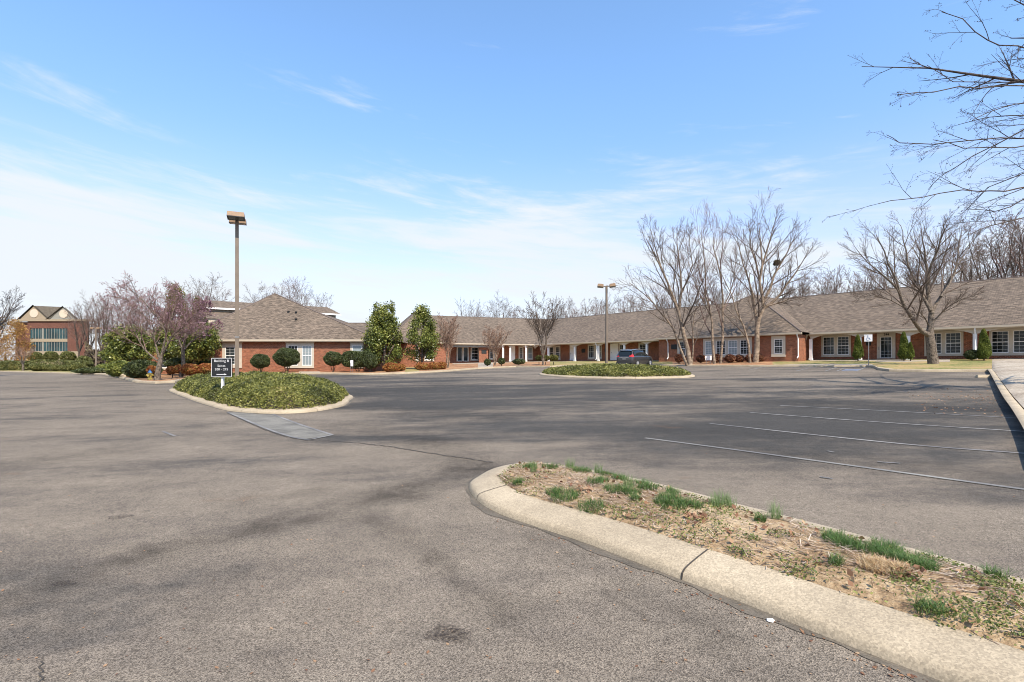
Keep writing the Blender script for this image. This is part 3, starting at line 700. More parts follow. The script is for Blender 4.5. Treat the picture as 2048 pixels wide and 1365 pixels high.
for s, d_ in ((PA, 1), (PB, -1)):
    mb = MB(); mb.fbox(FA, s, s + .12 * d_, 0.0, OP - 0.121, ZB, 4.355) if d_ > 0 else mb.fbox(FA, s - .12, s, 0.0, OP - 0.121, ZB, 4.355); mb.build('wall', M['brick'], bld)
HB0, HB1 = 20.9, 29.4                                                   # the projecting room of wall B
quad_wall(FB, HB0, HB1, OP, ZB, 4.36)
mb = MB(); mb.fbox(FB, HB0, HB0 + .12, -1, OP - .121, ZB, 4.355); mb.build('wall', M['brick'], bld)
mb = MB(); mb.fbox(FB, HB1 - .12, HB1, -1, OP - .121, ZB, 4.355); mb.build('wall', M['brick'], bld)
quad_wall(FL, 0, 18.6, 0, ZB, 3.80)                                     # left wing
mb = MB(); mb.fbox(FL, 0, .12, -16, -.121, ZB, 3.795); mb.build('wall', M['brick'], bld)
mb = MB(); mb.fbox(FL, 18.48, 18.6, -14, -.121, ZB, 3.795); mb.build('wall', M['brick'], bld)
quad_wall(FL, 18.6, 29, -6, ZB, 3.6)
# roofs
def roof(vs, fs, name='roof', th=0.0):
    mb = MB(); mb.add([Vector(v) for v in vs], fs); o = mb.build(name, M['shingle'], bld); return o
def up(o):
    for p in o.data.polygons:
        pass
    return o
e = EZ
va = [FA.pt(-24, 2.2, e), FA.pt(se, 2.2, e), FA.pt(sr, -9, RZ), FA.pt(-24, -9, RZ), FA.pt(-24, -20, e), FA.pt(sr + 10, -20, e)]
roof(va, [(0, 3, 2, 1), (3, 4, 5, 2)])
kB = 24.0
vb = [FB.pt(ke, 2.2, e), FB.pt(kB + 5.5, 2.2, e), FB.pt(kB, -9, RZ), FB.pt(kr, -9, RZ), FB.pt(kr, -20, e), FB.pt(kB + 5.5, -20, e)]
roof(vb, [(0, 3, 2, 1), (3, 4, 5, 2), (1, 2, 5)])
so = .42
vp = [FA.pt(PA - so, OP + so, e + .004), FA.pt(PB + so, OP + so, e + .004), FA.pt(13.3, -3.7, 9.5), FA.pt(13.3, -11, 9.5), FA.pt(PA - so, -11, e), FA.pt(PB + so, -11, e)]
roof(vp, [(0, 2, 1), (0, 4, 3, 2), (1, 2, 3, 5), (3, 4, 5)])
vq = [FB.pt(HB0 - so, OP + so, e + .004), FB.pt(HB1 + so, OP + so, e + .004), FB.pt(24.0, -1.0, 9.7), FB.pt(24.0, -10, 9.7), FB.pt(HB0 - so, -10, e), FB.pt(HB1 + so, -10, e)]
roof(vq, [(0, 2, 1), (0, 4, 3, 2), (1, 2, 3, 5), (3, 4, 5)])
eL = 3.97
vl = [(-12.9, 49.5, eL), (-32.4, 49.5, eL), (-26.4, 57.0, 9.4), (-27.6, 59.6, 9.4), (-12.9, 68, eL), (-32.4, 68, eL)]
roof(vl, [(0, 1, 2), (0, 2, 3, 4), (1, 5, 3, 2), (5, 4, 3)])
vc = [(-12.0, 49.52, eL - .003), (-12.0, 62, eL), (-13.6, 56, 6.03), (-21, 56, 6.03), (-21, 49.52, eL - .003), (-21, 62, eL)]
roof(vc, [(0, 4, 3, 2), (0, 2, 1), (2, 3, 5, 1)])
vw = [(-31.0, 55.3, 3.75), (-44.0, 55.3, 3.75), (-41, 62, 6.6), (-31, 62, 6.6), (-31, 69, 3.75), (-44, 69, 3.75)]
roof(vw, [(0, 1, 2, 3), (3, 2, 5, 4), (1, 5, 2)])
def hip_cap(a, b_):
    mb = MB(); a, b_ = Vector(a), Vector(b_); mb.cyl(a, b_, 0.075, n=6); mb.build('ridge_cap', M['ridge'], bld)
for a, b_ in ((va[3], va[2]), (vb[3], vb[2]), (vp[0], vp[2]), (vp[1], vp[2]), (vp[2], vp[3]), (vq[0], vq[2]), (vq[1], vq[2]), (vl[0], vl[2]), (vl[1], vl[2]), (vl[2], vl[3]), (vc[2], vc[3]), (vq[2], vq[3])):
    hip_cap(a, b_)
# gutters, fascias, soffits
def gutter(fr, s0, s1, o, z, h=0.17):
    mb = MB(); a, b_ = min(s0, s1), max(s0, s1)
    mb.fbox(fr, a, b_, o - .10, o + .02, z - h, z - 0.01); mb.fbox(fr, a, b_, o - .13, o - .101, z - h - .06, z - .03)
    return mb.build('gutter', M['gutter'], bld)
def soffit(fr, s0, s1, o0, o1, z):
    mb = MB(); mb.fbox(fr, min(s0, s1), max(s0, s1), o0, o1, z, z + .03); return mb.build('soffit', M['white'], bld)
gutter(FA, -24, PA - so, 2.2, e); gutter(FA, PB + so, se, 2.2, e); gutter(FA, PA - so, PB + so, OP + so, e)
gutter(FB, ke, HB0 - so, 2.2, e); gutter(FB, HB0 - so, HB1 + so, OP + so, e)
FLe = Fr((-12.9, 49.5), (-1, 0), (0, -1)); gutter(FLe, 0, 19.5, 0, eL, 0.2)
soffit(FA, -24, PA, 0.01, 2.07, 4.365); soffit(FA, PB, se, 0.01, 2.07, 4.365); soffit(FA, PA - .3, PB + .3, OP - .1, OP + so - .14, 4.365)
soffit(FB, ke, HB0, 0.01, 2.07, 4.365); soffit(FB, HB0, HB1, OP - .1, OP + so - .14, 4.365); soffit(FL, -.3, 18.9, -.1, .36, 3.80)
# white windows
def window(fr, s0, s1, o, z0, z1, units=2, glass=None, mun=(3, 2, 3, 2), trim='white', mull=0.26, cas=0.15, door=False, parent=None, head=0.0):
    s0, s1 = min(s0, s1), max(s0, s1); W = M[trim]; mb = MB(); pr = 0.05
    mb.fbox(fr, s0, s0 + cas, o + .002, o + pr, z0, z1); mb.fbox(fr, s1 - cas, s1, o + .002, o + pr, z0, z1)
    mb.fbox(fr, s0 + cas, s1 - cas, o + .002, o + pr - .003, z1 - cas * 1.25, z1)
    if not door: mb.fbox(fr, s0 + cas, s1 - cas, o + .002, o + pr - .003, z0, z0 + cas); mb.fbox(fr, s0 - .03, s1 + .03, o + .004, o + pr + .03, z0 - .05, z0 - .002)
    if head: mb.fbox(fr, s0 - .05, s1 + .05, o + .003, o + pr + .03, z1 + .002, z1 + head)
    iw = (s1 - s0 - 2 * cas - (units - 1) * mull) / units; zb, zt = z0 + (cas if not door else 0.02), z1 - cas * 1.25
    for i in range(units - 1):
        a = s0 + cas + (i + 1) * iw + i * mull; mb.fbox(fr, a, a + mull, o + .002, o + pr - .006, zb, zt)
    wd = mb.build('door' if door else 'window', W, parent or bld)
    for i in range(units):
        a = s0 + cas + i * (iw + mull); b_ = a + iw
        gl = glass[i] if isinstance(glass, (list, tuple)) else (glass or 'glass')
        mb = MB(); mb.fbox(fr, a, b_, o + .001, o + .008, zb, zt); mb.build('pane', M[gl], wd)
        mb = MB(); f0, f1 = o + .009, o + .032; t_ = 0.045; zm = (zb + zt) / 2
        mb.fbox(fr, a, a + t_, f0, f1, zb, zt); mb.fbox(fr, b_ - t_, b_, f0, f1, zb, zt); mb.fbox(fr, a + t_, b_ - t_, f0, f1, zt - t_, zt); mb.fbox(fr, a + t_, b_ - t_, f0, f1, zb, zb + t_ * 1.4)
        if not door: mb.fbox(fr, a + t_, b_ - t_, f0, f1 + .01, zm - .03, zm + .03)
        nx, nt_, _, nb = mun; mt = 0.015
        for q in range(1, nx):
            c_ = a + (b_ - a) * q / nx; mb.fbox(fr, c_ - mt / 2, c_ + mt / 2, f0, f1 - .01, zb + .02, zt - .02)
        zz = [zm + (zt - zm) * q / (nt_ + 1) for q in range(1, nt_ + 1)] + [zb + (zm - zb) * q / (nb + 1) for q in range(1, nb + 1)]
        for z_ in zz: mb.fbox(fr, a + t_, b_ - t_, f0, f1 - .012, z_ - mt / 2, z_ + mt / 2)
        mb.build('muntins', M['brightwhite'], wd)
    return wd
def slab_door(fr, s0, s1, o, z0, z1, mat='brightwhite'):
    s0, s1 = min(s0, s1), max(s0, s1); mb = MB(); c_ = .11
    mb.fbox(fr, s0, s0 + c_, o + .002, o + .06, z0, z1); mb.fbox(fr, s1 - c_, s1, o + .002, o + .06, z0, z1); mb.fbox(fr, s0 + c_, s1 - c_, o + .002, o + .057, z1 - c_ * 1.3, z1)
    mb.fbox(fr, s0 + c_, s1 - c_, o + .001, o + .03, z0 + .02, z1 - c_ * 1.3)
    w_ = s1 - s0 - 2 * c_; h_ = z1 - z0
    for i in range(2):
        for a, b_ in ((.08, .36), (.42, .66), (.70, .88)):
            x = s0 + c_ + w_ * (.14 + .40 * i); mb.fbox(fr, x, x + w_ * .32, o + .031, o + .040, z0 + h_ * a, z0 + h_ * b_)
    d = mb.build('door', M[mat], bld)
    mb = MB(); mb.fbox(fr, s1 - c_ - .14, s1 - c_ - .06, o + .04, o + .09, z0 + .95, z0 + 1.06); mb.build('handle', M['steel'], d)
    return d
def wa(p0, p1, o, z0, z1, **kw): return window(FA, FA.s_at(p0, o), FA.s_at(p1, o), o, z0, z1, **kw)
def wb(p0, p1, o, z0, z1, **kw): return window(FB, FB.s_at(p0, o), FB.s_at(p1, o), o, z0, z1, **kw)
wa(1643, 1702, 0, 2.3, 4.36, mun=(3, 2, 3, 2)); wa(1849, 1927, 0, 2.3, 4.36); wa(1978, 2068, 0, 2.3, 4.36); window(FA, -16.5, -13.6, 0, 2.3, 4.36); window(FA, -21.5, -18.6, 0, 2.3, 4.36)
dr = wa(1754, 1791, 0, FLOOR + .02, 4.34, units=1, door=True, cas=.26, mun=(3, 2, 3, 2), head=0.0)
mb = MB(); s_ = FA.s_at(1757.5, 0); mb.fbox(FA, s_ - .05, s_ + .02, .05, .10, 2.85, 3.15); mb.build('handle', M['steel'], dr)
wa(1322, 1337, 0, 2.3, 4.3, units=1, mun=(2, 2, 3, 2)); wa(1277, 1294, 0, 2.6, 4.3, units=1, mun=(2, 2, 3, 1)); wa(1238, 1249, 0, 2.7, 4.3, units=1, mun=(2, 1, 3, 1))
slab_door(FA, FA.s_at(1221, 0), FA.s_at(1237, 0), 0, FLOOR + .02, 4.32); slab_door(FA, FA.s_at(1140, 0), FA.s_at(1153, 0), 0, FLOOR + .02, 4.32)
wa(1176, 1204, 0, 2.25, 4.3, mull=.3); wa(1098, 1121, 0, 2.25, 4.3, mull=.5)
wa(1407, 1504, OP, 2.32, 4.28, units=4, glass=['glass', 'blind', 'glass', 'blind'], cas=.22, mull=.30, mun=(3, 2, 3, 2)); wa(1543, 1571, OP, 2.32, 4.28, units=1, cas=.26); wa(1355, 1374, OP, 2.32, 4.28, units=1, cas=.2)
wb(1054, 1066, 0, 2.2, 4.3, units=1, glass='blind', mun=(1, 0, 3, 0)); slab_door(FB, FB.s_at(1018, 0), FB.s_at(1030, 0), 0, 2.0, 4.3); wb(1037, 1047, 0, 2.2, 4.3, units=1)
wb(978, 990, 0, 2.2, 4.3, units=1, mun=(2, 2, 3, 2)); wb(941, 958, 0, 2.1, 4.2, units=1, mun=(2, 1, 3, 1))
wb(913, 938, 0, 1.95, 4.25, units=2, door=True, mull=.22, cas=.16, mun=(1, 0, 0, 0))
wb(848, 868, OP, 2.0, 4.2, units=1, mun=(2, 2, 3, 2)); wb(828, 838, OP, 2.0, 4.2, units=1); wb(789, 803, OP, 2.0, 4.2, units=1)
# left wing windows (wider trim with a flat head)
def wl(p0, p1, **kw): return window(FL, -13.3 - X_at(p0, 50), -13.3 - X_at(p1, 50), 0, 1.23, 3.62, **kw)
wl(445, 484, units=1, cas=.30, mun=(3, 2, 3, 2), head=.08); wl(572, 628, units=2, glass=['blind', 'glass'], cas=.20, mull=.42, mun=(3, 2, 3, 0), head=.08); wl(701, 727, units=1, glass='blind', cas=.18, mun=(1, 0, 0, 0), head=.08)
FW = Fr((-31.9, 56.0), (-1, 0), (0, -1))
window(FW, 1.2, 3.2, 0, 1.0, 3.3, units=1); window(FW, 4.6, 6.6, 0, 1.0, 3.3, units=1); window(FW, 8.0, 9.6, 0, 0.8, 3.3, units=1)
mb = MB(); mb.fbox(FL, -2.2, .0, -9.0, -8.9, ZB, 3.9); mb.build('wall', M['brick'], bld)
# porch posts with flat capitals, arched beams between them
def post(fr, s, o, zb=FLOOR - .1, w_=0.12):
    mb = MB(); mb.fbox(fr, s - w_, s + w_, o - w_, o + w_, zb + .002, 3.95); mb.fbox(fr, s - w_ - .03, s + w_ + .03, o - w_ - .03, o + w_ + .03, zb, zb + .16)
    mb.build('porch_post', M['brightwhite'], bld)
def arches(fr, ss, o):
    ss = sorted(ss)
    for a, b_ in zip(ss[:-1], ss[1:]):
        n = 12; top = [(a + (b_ - a) * i / n) for i in range(n + 1)]
        zz = [3.90 + 0.43 * (1 - abs(2 * i / n - 1) ** 2.6) for i in range(n + 1)]
        mb = MB(); vs = []
        for s_, z_ in zip(top, zz):
            for oo in (o - .09, o + .09): vs += [fr.pt(s_, oo, z_), fr.pt(s_, oo, 4.362)]
        fs = []
        for i in range(n):
            k0, k1 = 4 * i, 4 * (i + 1)
            fs += [(k0 + 2, k1 + 2, k1 + 3, k0 + 3), (k0, k0 + 1, k1 + 1, k1), (k0, k1, k1 + 2, k0 + 2)]
        if fr.flip: fs = [f[::-1] for f in fs]
        mb.add(vs, fs); mb.build('porch_beam', M['white'], bld)
pa = [FA.s_at(p, 1.8) for p in (1097, 1150, 1197, 1249, 1294)]; pr_ = [FA.s_at(p, 1.8) for p in (1622, 1720, 1817, 1950)] + [-12.2, -17.0, -22.0]
pb = [FB.s_at(p, 1.8) for p in (1052, 1020, 1006)]
for s in pa + pr_: post(FA, s, 1.8)
for s in pb: post(FB, s, 1.8)
arches(FA, [PB] + pa + [sp_], 1.8); arches(FA, [PA] + pr_, 1.8); arches(FB, [kp] + pb, 1.8)
mb = MB(); mb.fbox(FB, pb[-1] + .1, HB0, 1.7, 1.9, 4.0, 4.36); mb.build('porch_beam', M['siding'], bld)
# brick entrance screen, plaques, meter boxes
mb = MB(); mb.fbox(FB, FB.s_at(976, 1.5), FB.s_at(958, 1.5), 1.38, 1.5, ZB, 4.2); mb.build('wall', M['brick'], bld)
for fr, px, o, z_, w_ in ((FB, 968, 1.5, 3.35, .38), (FA, 1167, 0, 3.45, .35), (FA, 1213, 0, 3.45, .3), (FA, 1348, OP, 3.5, .35), (FA, 1737, 0, 3.55, .2)):
    s_ = fr.s_at(px, o); mb = MB(); mb.fbox(fr, s_ - w_, s_ + w_, o + .002, o + .03, z_ - .28, z_ + .28); mb.fbox(fr, s_ - w_ + .04, s_ + w_ - .04, o + .031, o + .036, z_ - .24, z_ + .24)
    mb.build('suite_plaque', M['blackmat'], bld)
# downspouts
def spout(fr, s, o0, o, zt, zb):
    mb = MB(); q = .05
    pts = [fr.pt(s, o0, zt), fr.pt(s, o0 - .02, zt - .2), fr.pt(s, o + .10, zt - .5), fr.pt(s, o + .08, zb + .25), fr.pt(s, o + .3, zb + .08)]
    for a, b_ in zip(pts[:-1], pts[1:]): mb.cyl(a, b_, q, n=8)
    mb.build('downspout', M['brightwhite'], bld)
spout(FA, FA.s_at(1597, OP), OP + so - .05, OP, e - .1, FLOOR); spout(FA, FA.s_at(1337, OP), OP + so - .05, OP, e - .1, FLOOR); spout(FA, FA.s_at(1950, 2.0), 2.15, 1.9, e - .1, FLOOR)
spout(FA, FA.s_at(1193, 2.0), 2.15, 1.9, e - .1, FLOOR); spout(FB, FB.s_at(1005, 2.0), 2.15, 1.95, e - .1, FLOOR); spout(FB, FB.s_at(1051, 2.0), 2.15, 1.95, e - .1, FLOOR)
spout(FL, 18.3, .4, 0, eL - .1, .8)
# roof vents on the left hip
for px, py in ((577, 626), (592, 627), (592, 641)):
    Y = 49.5 + (Z_at(py, 53) - eL) / (9.4 - eL) * 7.5; Y = 49.5 + (Z_at(py, Y) - eL) / (9.4 - eL) * 7.5; Z = Z_at(py, Y)
    mb = MB(); mb.cyl((X_at(px, Y), Y, Z - .3), (X_at(px, Y), Y, Z + .12), .09, n=8); mb.cyl((X_at(px, Y), Y, Z + .12), (X_at(px, Y), Y, Z + .2), .14, n=8); mb.build('roof_vent', M['blackmat'], bld)
# text
def text(body, size, mat, parent, Mx, name='lettering', bold=0.0, align='CENTER', ext=0.002):
    cu = bpy.data.curves.new(name, 'FONT'); cu.body = body; cu.size = size; cu.align_x = align; cu.align_y = 'CENTER'; cu.extrude = ext; cu.offset = bold; cu.space_character = 1.12
    tmp = bpy.data.objects.new('tmp', cu); COL.objects.link(tmp)
    me = bpy.data.meshes.new_from_object(tmp.evaluated_get(bpy.context.evaluated_depsgraph_get()))
    bpy.data.objects.remove(tmp)
    off = wloc(parent); me.transform(Matrix.Translation(-off) @ Mx); me.materials.clear(); me.materials.append(mat)
    o = bpy.data.objects.new(name, me); COL.objects.link(o); o.parent = parent; return o
def face_mx(p, u, up_=(0, 0, 1)):                                      # text plane: x along u, y up
    u = Vector(u).normalized(); v = Vector(up_); n = u.cross(v); mx = Matrix((u, v, n)).transposed().to_4x4(); mx.translation = Vector(p); return mx
s_ = FA.s_at(1773, 0); text('244', .24, M['blackmat'], dr, face_mx(FA.pt(s_, .06, 4.22), -FA.u), 'door_number', 0.01)

# ------------------------------------------------------------------ second-storey block behind
FK = Fr((-44.8, 73.5), (.84, .545), (.545, -.84))
kb = thing('office_block', 'taller office block with grey siding and brown roof behind the left brick wing', 'building', (-37, 80, .5))
mb = MB(); mb.fbox(FK, 0.5, 19.0, -6.5, 0, .2, 9.55); mb.build('wall', M['siding'], kb)
mb = MB(); vs = [FK.pt(0, .6, 9.75), FK.pt(19.6, .6, 9.75), FK.pt(18.4, -3.0, 11.1), FK.pt(0.0, -3.0, 11.1), FK.pt(0, -7, 9.75), FK.pt(19.6, -7, 9.75)]
mb.add(vs, [(0, 1, 2, 3), (3, 2, 5, 4), (1, 5, 2), (0, 3, 4)]); mb.build('roof', M['shingle'], kb)
mb = MB(); mb.fbox(FK, 0, 19.7, .45, .62, 9.5, 9.74); mb.build('fascia', M['brightwhite'], kb)
mb = MB(); mb.fbox(FK, -1, 6.8, 3.2, 3.3, 6.3, 7.9); mb.build('cream_gable', M['cream'], kb)
mb = MB(); vs = [FK.pt(-2, 3.5, 7.9), FK.pt(7.2, 3.5, 7.9), FK.pt(6, 0.01, 9.2), FK.pt(-2, 0.01, 9.2)]; mb.add(vs, [(0, 1, 2, 3)]); mb.build('lower_roof', M['shingle'], kb)
mb = MB(); mb.fbox(FK, 17.5, 18.6, .01, .06, 7.0, 7.4); mb.build('fascia', M['brightwhite'], kb)

# ------------------------------------------------------------------ far brick building on the left
D = 140.0
FF = Fr((X_at(55, D), D), (1, 0), (0, -1)); fb = thing('far_office', 'three-storey brick office with twin shingled gables and dark glass bands at the far left', 'building', (X_at(115, D), D + 8, .6))
def fx(px): return (px - 55) / F * D
zt = Z_at(643, D)
BV = Vector((-10.5, 11, 0))
def prism(mb, p):
    k = len(p); vs = list(p) + [v + BV for v in p]; mb.add(vs, [tuple(range(k)), tuple(range(k, 2 * k))[::-1]] + [(i, i + k, (i + 1) % k + k, (i + 1) % k) for i in range(k)])
mb = MB(); mb.fbox(FF, fx(55), fx(60), -.4, 0, 0, zt); mb.fbox(FF, fx(135), fx(176), -.4, 0, 0, zt); mb.fbox(FF, fx(60), fx(135), -.4, -.001, Z_at(657, D), zt)
prism(mb, [FF.pt(fx(60), -.41, 0), FF.pt(fx(175.8), -.41, 0), FF.pt(fx(175.8), -.41, zt), FF.pt(fx(60), -.41, zt)]); mb.fbox(FF, fx(28), fx(55), -1.2, -.42, 0, zt - .2); mb.build('wall', M['brick_far'], fb)
mb = MB(); mb.fbox(FF, fx(28), fx(177), -1, .35, zt, zt + .55); mb.build('cornice', M['tan'], fb)
for y0, y1 in ((657, 678), (684, 703)):
    mb = MB(); mb.fbox(FF, fx(60), fx(135), -.4, -.12, Z_at(y1, D), Z_at(y0, D)); wd = mb.build('window', M['teal'], fb)
    mb = MB()
    for i in range(1, 14): x = fx(60) + (fx(135) - fx(60)) * i / 14; mb.fbox(FF, x - .05, x + .05, -.119, -.06, Z_at(y1, D), Z_at(y0, D))
    mb.fbox(FF, fx(84), fx(86), -.118, -.03, Z_at(y1, D), Z_at(y0, D)); mb.build('mullions', M['siding'], wd)
mb = MB(); mb.fbox(FF, fx(60), fx(135), -.39, .05, Z_at(684, D), Z_at(678, D)); mb.fbox(FF, fx(50), fx(160), -.39, .1, 0, Z_at(703, D)); mb.build('stone_band', M['tan'], fb)
ax, bx_ = 68, 129; zp = Z_at(612, D); zq = Z_at(614.5, D)
for (a0, a1, ap, zz) in ((41, 98, 69, zp), (98, 155, 128, zq)):
    mb = MB(); vs = [FF.pt(fx(a0), .1, zt + .55), FF.pt(fx(a1), .1, zt + .55), FF.pt(fx(ap), .1, zz)]; vs += [v + Vector((0, .5, 0)) for v in vs]
    mb.add(vs, [(0, 1, 2), (5, 4, 3), (0, 3, 4, 1)]); gb = mb.build('gable', M['tan'] if ap < 100 else M['siding'], fb)
    mb = MB(); cx_, cz_ = fx(ap), zt + .55 + (zz - zt) * .38; mb.cyl(FF.pt(cx_, .1, cz_), FF.pt(cx_, .22, cz_), 1.15, n=20); mb.build('medallion', M['cream'], gb)
    mb = MB(); L = FF.pt(fx(a0) - .5, .5, zt + .5); Rr = FF.pt(fx(a1) + .5, .5, zt + .5); T = FF.pt(fx(ap), .5, zz + .25); back_ = BV * .9
    mb.add([L, T, Rr, L + back_, T + back_, Rr + back_], [(0, 1, 4, 3), (1, 2, 5, 4)]); mb.build('roof', M['shingle_far'], fb)
mb = MB(); mb.add([FF.pt(fx(69), 0, zp), FF.pt(fx(128), 0, zq), FF.pt(fx(100), .3, zt + .6), FF.pt(fx(69), 0, zp) + BV * .8, FF.pt(fx(128), 0, zq) + BV * .8], [(0, 2, 1), (0, 1, 4, 3)]); mb.build('roof', M['shingle_far'], fb)

# ------------------------------------------------------------------ branching trees
def tubes(groups, sides):
    VV, FF_, base = [], [], 0
    byn = {}
    for pts, rad in groups: byn.setdefault(len(pts), []).append((pts, rad))
    for n, lst in byn.items():
        Pn = np.array([p for p, _ in lst], float); Rn = np.array([r for _, r in lst], float); B = len(lst)
        T = np.gradient(Pn, axis=1); T /= np.linalg.norm(T, axis=2, keepdims=True) + 1e-9
        ref = np.where(np.abs(T[:, :1, 2:3]) > 0.8, np.array([[[1.0, 0, 0]]]), np.array([[[0, 0, 1.0]]]))
        A = np.cross(T, np.broadcast_to(ref, T.shape)); A /= np.linalg.norm(A, axis=2, keepdims=True) + 1e-9; Bv = np.cross(T, A)
        an = 2 * np.pi * np.arange(sides) / sides
        ring = Pn[:, :, None] + Rn[:, :, None, None] * (A[:, :, None] * np.cos(an)[None, None, :, None] + Bv[:, :, None] * np.sin(an)[None, None, :, None])
        VV.append(ring.reshape(-1, 3)); idx = base + np.arange(B * n * sides).reshape(B, n, sides)
        a = idx[:, :-1]; b_ = idx[:, 1:]
        FF_.append(np.stack([a, b_, np.roll(b_, -1, 2), np.roll(a, -1, 2)], -1).reshape(-1, 4)); base += B * n * sides
    return np.concatenate(VV), np.concatenate(FF_)
def sprout(pts, rad, lv, cfg, out, rnd):
    if lv >= len(cfg): return
    n, ang, ratio, up_, wand, t0, nseg = cfg[lv]
    pts = [Vector(p) for p in pts]; seg = [(pts[i + 1] - pts[i]).length for i in range(len(pts) - 1)]; L = sum(seg)
    if L < 1e-3: return
    n = max(1, int(n * rnd.uniform(.8, 1.2) + .5)); az = rnd.uniform(0, 6.28)
    for k in range(n):
        tt = t0 + (1 - t0) * (k + rnd.random()) / n; d = tt * L; i = 0
        while i < len(seg) - 1 and d > seg[i]: d -= seg[i]; i += 1
        u = min(1, d / max(seg[i], 1e-6)); p = pts[i].lerp(pts[i + 1], u); tg = (pts[i + 1] - pts[i]).normalized()
        r = (rad[i] + (rad[i + 1] - rad[i]) * u); az += 2.4 + rnd.uniform(-.5, .5)
        a = tg.orthogonal().normalized(); b_ = tg.cross(a); an = ang * rnd.uniform(.7, 1.3)
        dr = (tg * math.cos(an) + (a * math.cos(az) + b_ * math.sin(az)) * math.sin(an)).normalized()
        ln = L * ratio * (1.15 - .65 * tt) * rnd.uniform(.7, 1.25); q = p.copy(); cp = [q.copy()]; r0 = min(r * .72, r * .5 + .004); cr_ = [r0]
        rt = max(0.0022, r0 * .3)
        for s_ in range(nseg):
            dr = (dr + Vector((rnd.gauss(0, wand), rnd.gauss(0, wand), rnd.gauss(0, wand) + up_))).normalized()
            q = q + dr * (ln / nseg); cp.append(q.copy()); cr_.append(r0 + (rt - r0) * (s_ + 1) / nseg)
        out[lv].append((cp, cr_)); sprout(cp, cr_, lv + 1, cfg, out, rnd)
# level: (count, angle, length ratio, upward pull, wander, first position, segments)
CFG_BIG = [(8, .75, .50, .10, .10, .25, 4), (6, .65, .55, .08, .12, .15, 3), (5, .6, .6, .05, .14, .1, 3)]
def bare_tree(name, label, cat, limbs, bark_, twig, cfg, seed, buds=None, group=None, base=None, minr=0.006, bud_n=1.0, bud_size=.05):
    rnd = random.Random(seed); out = [[] for _ in cfg]; base = Vector(base if base is not None else limbs[0][0][0])
    root = thing(name, label, cat, base, group)
    tr = []
    for pts, r0, r1 in limbs:
        pts = [Vector(p) for p in pts]
        # subdivide and roughen the limb
        q = [pts[0]]
        for a, b_ in zip(pts[:-1], pts[1:]):
            m_ = a.lerp(b_, .5) + Vector((rnd.gauss(0, .03), rnd.gauss(0, .03), rnd.gauss(0, .02))) * (b_ - a).length; q += [m_, b_]
        n = len(q); rr = [r0 + (r1 - r0) * (i / (n - 1)) ** .8 for i in range(n)]
        tr.append((q, rr))
        if r1 < .1: sprout(q, rr, 0, cfg, out, rnd)
    V, Fc = tubes(tr, 9); npmesh('trunk', V, Fc, bark_, root, True)
    Vs, Fs, b0 = [], [], 0
    for lv, g_ in enumerate(out):
        if not g_: continue
        g2 = [(p, [max(minr, r) for r in rr]) for p, rr in g_]
        V, Fc = tubes(g2, 5 if lv == 0 else 3); Vs.append(V); Fs.append(Fc + b0); b0 += len(V)
    npmesh('branches', np.concatenate(Vs), np.concatenate(Fs), twig, root)
    if buds:
        tips = [(p[-1], p[-2]) for p, _ in out[-1]]; pos = []
        for a, b_ in tips:
            for _ in range(max(1, int(bud_n))):
                if bud_n < 1 and rnd.random() > bud_n: continue
                u = rnd.random(); pos.append(tuple(a.lerp(b_, u) + Vector((rnd.gauss(0, .02), rnd.gauss(0, .02), rnd.gauss(0, .02)))))
        if pos: leaves('buds', np.array(pos), RNG.uniform(bud_size * .6, bud_size * 1.3, len(pos)), 0.2, buds, root)
    return root
def L3(pix, Y, dy=0.0, r0=.1, r1=.02, z0=None):                         # limb given in photo pixels at depth Y
    n = len(pix); res = []
    for i, (px, py) in enumerate(pix):
        y = Y + dy * i / max(1, n - 1); res.append((X_at(px, y), y, Z_at(py, y)))
    if z0 is not None: res[0] = (res[0][0], res[0][1], z0)
    return (res, r0, r1)
YB = 48.8
zg = lambda px, Y: lawnz(X_at(px, Y), Y) - 0.05
cfgB = [(9, .62, .48, .07, .10, .2, 4), (6, .5, .52, .05, .11, .12, 4), (5, .45, .6, -.01, .12, .1, 3)]
bare_tree('birch_tree', 'leftmost multi-stemmed birch with pale leaning trunks behind the parked car', 'tree',
    [L3([(1374, 719), (1348, 660), (1318, 622), (1290, 590), (1258, 566)], YB, -2, .13, .02, zg(1374, YB)),
     L3([(1380, 719), (1367, 668), (1357, 625), (1340, 580), (1328, 550), (1308, 508), (1292, 478)], YB, -.5, .24, .02, zg(1380, YB)),
     L3([(1357, 627), (1363, 580), (1357, 512), (1354, 458)], YB, -.8, .15, .015),
     L3([(1331, 556), (1312, 500), (1301, 458)], YB, -1.5, .09, .012),
     L3([(1364, 585), (1385, 530), (1378, 470)], YB, -2, .08, .012),
     L3([(1384, 719), (1385, 657), (1396, 599), (1400, 560)], YB + .4, -.4, .08, .012, zg(1384, YB))], M['bark_pale'], M['twig'], cfgB, 3, M['bud'], 'birches along the right wing', bud_n=.6, minr=.0075, bud_size=.04)
bare_tree('birch_tree', 'slim birch with two thin pale stems in front of the four-pane window', 'tree',
    [L3([(1429, 719), (1424, 644), (1411, 591), (1408, 512), (1402, 458)], YB, -.5, .14, .015, zg(1429, YB)),
     L3([(1441, 719), (1445, 630), (1441, 551), (1426, 493), (1430, 462)], YB + .5, -1.5, .13, .015, zg(1441, YB)),
     L3([(1420, 630), (1392, 575), (1375, 520)], YB, -2, .06, .012), L3([(1444, 620), (1468, 560), (1476, 500)], YB, -1, .06, .012)], M['bark_pale'], M['twig_red'], cfgB, 8, M['bud'], 'birches along the right wing', bud_n=.6, minr=.0075, bud_size=.04)
